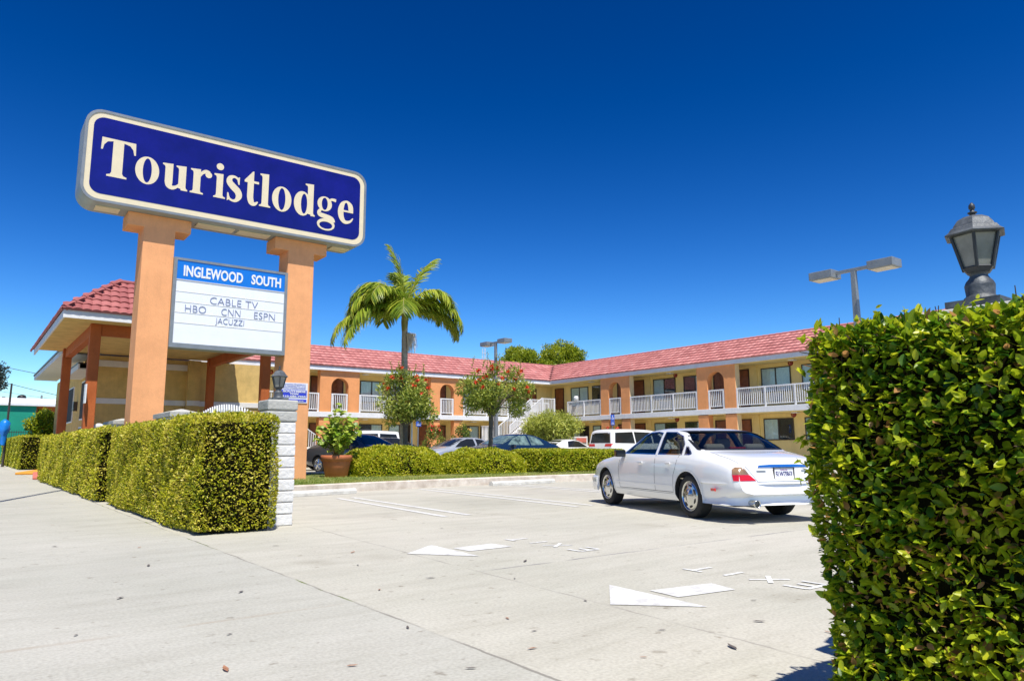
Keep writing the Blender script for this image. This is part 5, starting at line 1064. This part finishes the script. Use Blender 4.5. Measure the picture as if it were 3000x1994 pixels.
def car(name, label, loc, az, sp, pm, s=1.0, group='cars in the motel car park', cabin=False, cat='car', glass=None):
    t = thing(name, label, cat, (loc[0], loc[1], 0), R(az), group, local=True); t.scale = (s, s, s); r = sp['r']; me = closed_mesh(loft(sp), 'body'); bm = bmesh.new(); bm.from_mesh(me); bvh = BVHTree.FromBMesh(bm); bm.free(); me.materials.append(pm)
    cy = MB()
    for x in (sp['xr'], sp['xf']):
        for sg in (1, -1): cy.lathe([(0, sg*.5), (r+.032, sg*.5), (r+.032, sg*1.3), (0, sg*1.3)], (x, 0, r+.008), 36, 'y', False)
    cut = [(cy, M['underbody'])]; gm_ = glass or M['dark_glass']
    if cabin:
        x0, x1 = sp['cabin']; cut.append((loft(sp, x0, x1, .055, 30, .34), M['black_trim'])); sd = MB()
        for p in sp['side']: sd.prism(p, 'y', -1.3, 1.3)
        cut.append((sd, M['black_trim'])); rb = MB(); rb.prism(sp['rear'], 'x', -2.2, -.55); cut.append((rb, M['black_trim'])); fb = MB(); fb.prism(sp['front'], 'x', .25, 1.5); cut.append((fb, M['black_trim'])); gm_ = M['car_glass']
    bo = link('body', boolean(me, cut, None), None, t); off = -.006 if cabin else .004
    for p in sp['side']:
        for sg in (1, -1): part('window', drape(bvh, p, 'side', off, .05, sg), gm_, t)
    part('rear_window', drape(bvh, sp['rear'], 'rear', off, .07), gm_, t); part('windscreen', drape(bvh, sp['front'], 'front', off, .07), gm_, t)
    for nm, lst, mm in (('tail_light', sp.get('tail', []), M['red_lens']), ('indicator', sp.get('amber', []), M['amber_lens'])):
        for p in lst:
            for sg in (1, -1): part(nm, drape(bvh, [(q[0]*sg, q[1]) for q in p][::sg], 'rear', .007, .03), mm, t)
    for p in sp.get('head', []):
        for sg in (1, -1): part('headlight', drape(bvh, [(q[0]*sg, q[1]) for q in p][::sg], 'front', .006, .04), M['frost'], t)
    for sg in (1, -1):
        mb = MB(); mx, my, mz = sp['mirror']; mb.obox((mx, sg*(my+.10), mz), (1, 0), .055, .095, .062); mb.obox((mx+.02, sg*(my+.01), mz-.035), (1, 0), .03, .05, .02); part('wing_mirror', mb, M['dark_glass'] if sp.get('blackmirror') else pm, t, .02)
        for x in (sp['xr'], sp['xf']): wheel(t, x, sg*(sp['track']), r, sg, sp.get('rim', 'spoke'))
    seams = [ribbon(bvh, q, 'side', .008, .0015, sg) for q in sp.get('seams', []) for sg in (1, -1)]
    for q in seams: part('door_seam', q, M['black_trim'], t)
    if sp.get('bars'): [part('roof_rail', ribbon(bvh, [(x, sg*sp['bars'][2]) for x in np.linspace(sp['bars'][0], sp['bars'][1], 5)], 'top', .04, .012), M['black_trim'], t) for sg in (1, -1)]
    return t, bvh, bo
XJ = dict(r=.325, xr=-1.31, xf=1.56, track=.845, rim='disc', crown=.2, mirror=(.78, .86, .95), cabin=(-1.62, 1.0), blackmirror=True, tail_lean=.22, nose_lean=.3,
  zt=[(-2.43,.84),(-2.36,.885),(-2.1,.935),(-1.85,.97),(-1.62,1.0),(-1.25,1.185),(-.97,1.315),(-.6,1.365),(0,1.38),(.28,1.352),(.5,1.27),(.8,1.12),(1.06,.985),(1.35,.95),(1.8,.89),(2.2,.80),(2.42,.70),(2.5,.62)],
  zs=[(-2.43,.735),(-2.2,.80),(-1.8,.86),(-1.2,.905),(-.5,.925),(.4,.925),(1.0,.905),(1.5,.855),(2.0,.765),(2.35,.645),(2.5,.55)],
  zb=[(-2.43,.40),(-2.2,.32),(-1.9,.27),(-1.0,.205),(0,.195),(1.1,.20),(1.9,.22),(2.3,.26),(2.5,.34)],
  w=[(-2.43,.74),(-2.36,.79),(-2.2,.835),(-1.8,.875),(-1.2,.897),(0,.905),(1.0,.90),(1.6,.89),(2.0,.85),(2.3,.77),(2.43,.68),(2.5,.58)],
  wr=[(-2.43,.54),(-2.0,.65),(-1.62,.725),(-1.1,.685),(-.5,.655),(.2,.645),(.6,.66),(1.06,.71),(1.5,.62),(2.2,.5),(2.5,.4)],
  side=[[(-.30,.945),(-.265,1.285),(-.10,1.302),(.18,1.292),(.42,1.225),(.70,1.075),(.86,.955)], [(-1.10,.945),(-1.07,1.10),(-.95,1.215),(-.70,1.28),(-.40,1.292),(-.365,1.292),(-.40,.948)], [(-1.34,.955),(-1.20,1.05),(-1.15,1.055),(-1.185,.945),(-1.30,.945)]],
  rear=[(-.735,1.015),(.735,1.015),(.69,1.16),(.605,1.30),(-.605,1.30),(-.69,1.16)], front=[(-.70,1.02),(.70,1.02),(.62,1.17),(.57,1.29),(-.57,1.29),(-.62,1.17)],
  tail=[[(.475,.585),(.79,.585),(.79,.668),(.575,.668)]], amber=[[(.577,.673),(.79,.673),(.775,.74),(.735,.768),(.67,.768),(.628,.742)]], head=[[(.2,.55),(.5,.55),(.5,.65),(.2,.65)]],
  seams=[[(-.345,.36),(-.345,.93)], [(.93,.90),(.99,.70),(.95,.36)], [(-1.05,.93),(-.98,.72),(-.93,.62)], [(-.93,.62),(-.90,.36)], [(-.90,.36),(.95,.355)]])
SED = dict(r=.315, xr=-1.36, xf=1.36, track=.83, crown=.2, mirror=(.72, .85, .95),
  zt=[(-2.3,.98),(-2.0,1.03),(-1.75,1.06),(-1.35,1.22),(-.9,1.38),(-.4,1.44),(.1,1.43),(.45,1.34),(.85,1.16),(1.2,1.01),(1.6,.96),(2.0,.88),(2.3,.72)],
  zs=[(-2.3,.86),(-1.8,.93),(-.8,.95),(.5,.94),(1.2,.90),(1.8,.80),(2.3,.60)], zb=[(-2.3,.36),(-1.9,.24),(0,.2),(1.9,.22),(2.3,.32)],
  w=[(-2.3,.70),(-2.2,.80),(-1.8,.87),(0,.90),(1.5,.88),(2.0,.82),(2.2,.74),(2.3,.6)], wr=[(-2.3,.55),(-1.75,.68),(-.9,.60),(-.2,.58),(.5,.62),(1.2,.72),(1.8,.6),(2.3,.45)],
  side=[[(-.28,.985),(-.25,1.36),(.10,1.36),(.45,1.26),(.86,1.0)], [(-1.12,1.0),(-.98,1.2),(-.75,1.32),(-.36,1.36),(-.38,.985)]],
  rear=[(-.66,1.08),(.66,1.08),(.55,1.36),(-.55,1.36)], front=[(-.70,1.04),(.70,1.04),(.57,1.36),(-.57,1.36)], tail=[[(.45,.72),(.80,.72),(.80,.88),(.5,.88)]], head=[[(.35,.58),(.68,.58),(.66,.72),(.4,.70)]],
  seams=[[(-.32,.35),(-.32,.97)], [(.95,.96),(.98,.35)]])
COUPE = dict(SED, zt=[(-2.2,.92),(-1.9,.98),(-1.6,1.02),(-1.2,1.19),(-.7,1.31),(-.2,1.33),(.15,1.29),(.5,1.17),(1.0,.97),(1.5,.91),(2.0,.80),(2.2,.68)], zs=[(-2.2,.80),(-1.5,.87),(0,.87),(1.2,.83),(2.2,.58)],
  w=[(-2.2,.70),(-2.1,.78),(-1.8,.84),(0,.86),(1.5,.84),(2.0,.77),(2.2,.6)], zb=[(-2.2,.36),(-1.9,.24),(0,.2),(1.9,.22),(2.2,.32)], wr=[(-2.2,.5),(-1.6,.66),(-.7,.56),(0,.56),(.5,.6),(1.0,.68),(2.2,.42)], xr=-1.25, xf=1.3, track=.79, mirror=(.62,.82,.90),
  side=[[(-.78,.92),(-.62,1.21),(-.2,1.25),(.2,1.20),(.70,.92)]], rear=[(-.62,1.04),(.62,1.04),(.52,1.27),(-.52,1.27)], front=[(-.66,1.0),(.66,1.0),(.54,1.26),(-.54,1.26)], seams=[[(.75,.9),(.8,.35)],[(-.5,.9),(-.52,.35)]])
VAN = dict(SED, zt=[(-2.45,1.60),(-2.35,1.72),(-2.1,1.77),(-1,1.79),(0,1.77),(.6,1.66),(1.1,1.38),(1.6,1.08),(2.1,.92),(2.45,.72)], zs=[(-2.45,1.05),(-1,1.08),(.8,1.04),(1.6,.96),(2.1,.80),(2.45,.6)], zb=[(-2.45,.36),(-2.2,.26),(0,.22),(2.2,.24),(2.45,.34)],
  w=[(-2.45,.88),(-2.3,.93),(-1.5,.96),(0,.96),(1.5,.94),(2.2,.84),(2.45,.65)], wr=[(-2.45,.74),(-2,.77),(0,.75),(1,.76),(1.6,.75),(2.45,.5)], xr=-1.5, xf=1.5, track=.88, crown=.1, mirror=(1.2,.93,1.1), tail_lean=.16,
  side=[[(-2.18,1.12),(-2.10,1.60),(-1.05,1.64),(-1.0,1.10)], [(-.93,1.10),(-.97,1.64),(.05,1.62),(.10,1.10)], [(.18,1.10),(.14,1.61),(.55,1.53),(1.2,1.12)]], rear=[(-.74,1.13),(.74,1.13),(.66,1.60),(-.66,1.60)], front=[(-.74,1.12),(.74,1.12),(.66,1.60),(-.66,1.60)],
  tail=[[(.36,.97),(.86,.97),(.86,1.09),(.40,1.09)]], seams=[[(.14,1.1),(.14,.35)],[(1.25,1.1),(1.25,.35)],[(-.96,1.1),(-.96,.35)]])
SUV = dict(VAN, zt=[(-2.3,1.45),(-2.2,1.64),(-1.9,1.70),(-.8,1.74),(0,1.72),(.35,1.62),(.8,1.35),(1.15,1.10),(1.6,1.04),(2.1,.98),(2.3,.8)], zs=[(-2.3,1.0),(0,1.02),(1.1,1.0),(2.3,.72)], zb=[(-2.3,.42),(0,.32),(2.3,.40)], w=[(-2.3,.84),(-2.1,.9),(0,.93),(1.8,.9),(2.2,.8),(2.3,.7)], wr=[(-2.3,.70),(0,.70),(1.1,.74),(2.3,.6)], r=.36, xr=-1.35, xf=1.4, track=.86, tail_lean=.42,
  side=[[(-1.95,1.07),(-1.80,1.55),(-1.0,1.58),(-.95,1.06)], [(-.88,1.06),(-.9,1.58),(-.05,1.57),(0,1.05)], [(.07,1.05),(.03,1.56),(.35,1.48),(.85,1.08)]], rear=[(-.70,1.10),(.70,1.10),(.60,1.54),(-.60,1.54)], front=[(-.72,1.12),(.72,1.12),(.62,1.52),(-.62,1.52)], tail=[[(.70,.85),(.86,.85),(.84,1.15),(.72,1.15)]], mirror=(.85,.92,1.1), bars=(-1.7,.2,.6), seams=[])

# the white saloon in the drive
pw = paint('white_car_paint', (0.80, 0.795, 0.76), 0.25)
t, bvh, bo = car('white_sedan', 'white saloon car seen from behind, leaving through the drive beside the large close hedge', (8.66, 6.99), 70.5, XJ, pw, 0.86, cabin=True)
def usweep(path, prof):
    """profile (outward, z) swept round a plan path with outward normals"""
    rows = []; q = [Vector(p) for p in path]
    for i, p in enumerate(q):
        d = (q[min(i+1, len(q)-1)]-q[max(i-1, 0)]).normalized(); n_ = Vector((d.y, -d.x)); rows.append([(p.x+n_.x*o, p.y+n_.y*o, z) for o, z in prof])
    mb = MB(); mb.grid(rows, True); k = len(prof); mb.add(rows[0], [tuple(range(k))]); mb.add(rows[-1], [tuple(range(k))[::-1]]); return mb
def upath(xa, y0, xc, yc, xe, sgn):
    """half U in plan: straight flank then a superellipse round the corner, mirrored"""
    h = [(xa, y0), (xa+(xc-xa)*.5, (y0+yc)/2+.004), (xc, yc)]
    for i in range(1, 13): a = PI/2*i/12; h.append((xc+(xe-xc)*math.sin(a)**(2/2.9), yc*max(0, math.cos(a))**(2/2.9)))
    full = h + [(x, -y) for x, y in h[-2::-1]]; return full if sgn < 0 else full[::-1]
bp = usweep(upath(-1.70, .872, -2.0, .852, -2.448, -1)[::-1], [(0, .25), (.030, .265), (.040, .31), (.046, .40), (.050, .45), (.046, .505), (.020, .535), (-.03, .542)])
bp.v = [(x, y, z) for x, y, z in bp.v]; part('rear_bumper', bp, pw, t)
tr = usweep(upath(-1.69, .872, -2.0, .852, -2.448, -1)[::-1], [(.016, .540), (.030, .542), (.032, .553), (.016, .556)]); part('bumper_trim', tr, M['chrome'], t)
gl = usweep(upath(-1.69, .872, -2.0, .852, -2.448, -1)[::-1], [(.0455, .375), (.0475, .375), (.0475, .381), (.0455, .381)]); part('bumper_groove', gl, M['grey_metal'], t)
fbp = usweep(upath(1.98, .835, 2.12, .81, 2.49, 1), [(0, .24), (.03, .25), (.04, .36), (.045, .47), (.02, .52), (-.03, .53)]); part('front_bumper', fbp, pw, t)
mb = MB(); mb.tube([(-2.535, .60, .43), (-2.535, .60, .45)], .004, 4)
for sg in (1, -1):
    mk = MB(); mk.obox((-2.02, sg*.898, .455), (1, -.05*sg), .055, .012, .020); part('side_marker', mk, M['red_lens'], t, .004)
# chrome plinth above the number plate and plate recess
pl = drape(bvh, [(-.42, .765), (.42, .765), (.40, .792), (.2, .803), (-.2, .803), (-.40, .792)], 'rear', .012, .04); part('boot_plinth', pl, M['chrome'], t)
pq = MB(); pq.obox((-2.412, 0, .682), (1, 0), .006, .162, .076); pb = part('number_plate', pq, M['plate'], t, .004)
fr = MB()
for y0, y1, z0, z1 in ((-.172, .172, .755, .765), (-.172, .172, .599, .609), (-.172, -.162, .609, .755), (.162, .172, .609, .755)): fr.box(-2.429, -2.411, y0, y1, z0, z1)
part('plate_frame', fr, M['black_trim'], pb)
o = text_part('plate_letters', '5LWZ863', .1, (-2.4195, 0, .672), pb, M['plate_ink'], rot=(R(90), 0, R(-90)), fit=(.27, .075), bold=.002, extrude=.001)
o = text_part('plate_script', 'California', .1, (-2.4195, 0, .733), pb, M['plate_red'], rot=(R(90), 0, R(-90)), fit=(.12, .022), extrude=.001)
for y, wd_ in ((.37, .15), (-.37, .13)):
    bd = drape(bvh, [(y-wd_/2, .700), (y+wd_/2, .700), (y+wd_/2, .725), (y-wd_/2, .725)], 'rear', .004, .05); part('badge', bd, M['grey_metal'], t)
# boot shut lines, window chrome, belt trim, side moulding, aerial, handles, exhausts
[part('boot_seam', q, M['grey_metal'], t) for q in (ribbon(bvh, [(-.46, .572), (.46, .572)], 'rear', .008, .002), *[ribbon(bvh, [(sg*.45, .575), (sg*.61, .78)], 'rear', .007, .002) for sg in (1, -1)], *[ribbon(bvh, [(-2.30, sg*.655), (-1.9, sg*.695), (-1.68, sg*.69)], 'top', .007, .002) for sg in (1, -1)])]
def grow(p, e):
    c = Vector((sum(q[0] for q in p)/len(p), sum(q[1] for q in p)/len(p))); return [tuple(Vector(q) + (Vector(q)-c).normalized()*e) for q in p]
ch = []
for sg in (1, -1):
    for p in XJ['side']: ch.append(ribbon(bvh, grow(p, .006), 'side', .016, .003, sg, True))
[part('window_chrome', q, M['chrome'], t) for q in ch]
part('rear_window_seal', ribbon(bvh, grow(XJ['rear'], .004), 'rear', .022, .003, 1, True), M['black_trim'], t)
[part('side_moulding', ribbon(bvh, [(x, .455) for x in np.linspace(-.88, 1.08, 9)], 'side', .022, .006, sg), pw, t) for sg in (1, -1)]
[part('sill_line', ribbon(bvh, [(x, .335) for x in np.linspace(-.9, 1.1, 9)], 'side', .006, .002, sg), M['grey_metal'], t) for sg in (1, -1)]
for sg in (1, -1):
    for x in (-.80, .12):
        hd = MB(); hd.obox((x, sg*.912, .80), (1, 0), .075, .012, .017); part('door_handle', hd, pw, t, .008)
    ex = MB(); ex.lathe([(.052, -2.47), (.055, -2.50), (.048, -2.503), (.044, -2.47), (.044, -2.2)], (0, sg*.52, .275), 18, 'x'); ex.lathe([(.05, -2.0), (.052, -2.47)], (0, sg*.52, .275), 18, 'x'); part('exhaust_pipe', ex, M['alloy'], t)
# arch lips
for sg in (1, -1):
    for x in (XJ['xr'], XJ['xf']):
        q = [(x+(XJ['r']+.044)*math.cos(a), .335+(XJ['r']+.044)*math.sin(a)) for a in np.linspace(-.15, PI+.15, 26)]; part('arch_lip', ribbon(bvh, q, 'side', .024, .007, sg), pw, t)
# seats seen through the glass
for y in (.36, -.36):
    se = MB(); se.box(-.25, .25, y-.25, y+.25, .40, .58); se.prism([(-.34, .55), (-.20, .55), (-.36, 1.0), (-.46, 1.0)], 'y', y-.24, y+.24); se.box(-.49, -.37, y-.13, y+.13, 1.02, 1.2); part('front_seat', se, M['seat'], t, .04)
se = MB(); se.box(-1.05, -.55, -.66, .66, .38, .56); se.prism([(-1.12, .53), (-.98, .53), (-1.22, .93), (-1.34, .93)], 'y', -.66, .66); part('rear_seat', se, M['seat'], t, .04)
for y in (.36, -.36): se = MB(); se.box(-1.33, -1.21, y-.17, y+.17, .94, 1.10); part('rear_headrest', se, M['seat'], t, .045)
se = MB(); se.box(-1.38, -1.33, -.14, .14, 1.0, 1.05); part('high_stop_lamp', se, M['red_lens'], t, .005)
da = MB(); da.box(.62, 1.0, -.68, .68, .55, .93); part('dashboard', da, M['black_trim'], t, .05)
ax = MB(); ax.box(-1.95, 1.9, -.5, .5, .20, .32); ax.tube([(-1.31, -.7, .3), (-1.31, .7, .3)], .06, 8); part('underbody', ax, M['underbody'], t)

car('grey_sedan', 'dark grey saloon parked behind the potted plant, nose towards the island', (12.2, 25.6), 285, SED, paint('dark_grey_car_paint', (0.06, 0.062, 0.072), 0.3, 0.3), 1.03)
car('white_suv', 'white sport utility car behind the dark grey saloon, tail to the right', (14.0, 30.2), 178, SUV, pw, 1.0)
car('black_sedan', 'black saloon behind the trunk of the tree beside the palm', (14.95, 28.5), 4, SED, paint('black_car_paint', (0.012, 0.012, 0.014), 0.2), 0.97)
car('silver_sedan', 'silver saloon parked behind the dark blue one, its bonnet showing to the left', (17.3, 26.4), 183, SED, paint('silver_car_paint', (0.50, 0.53, 0.56), 0.28, 0.4), 0.96)
car('blue_sedan', 'dark blue saloon with green tinted windows behind the island, facing left', (18.35, 24.2), 186, SED, paint('dark_blue_car_paint', (0.008, 0.022, 0.05), 0.2), 1.04, glass=M['green_glass'])
car('white_coupe', 'low white coupe in front of the pool fence', (25.05, 28.1), 4, COUPE, pw, 1.02)
car('white_van', 'white minivan with red tail lamps parked beyond the bonnet of the white saloon', (26.35, 24.4), -6, VAN, pw, 1.0, cat='van')
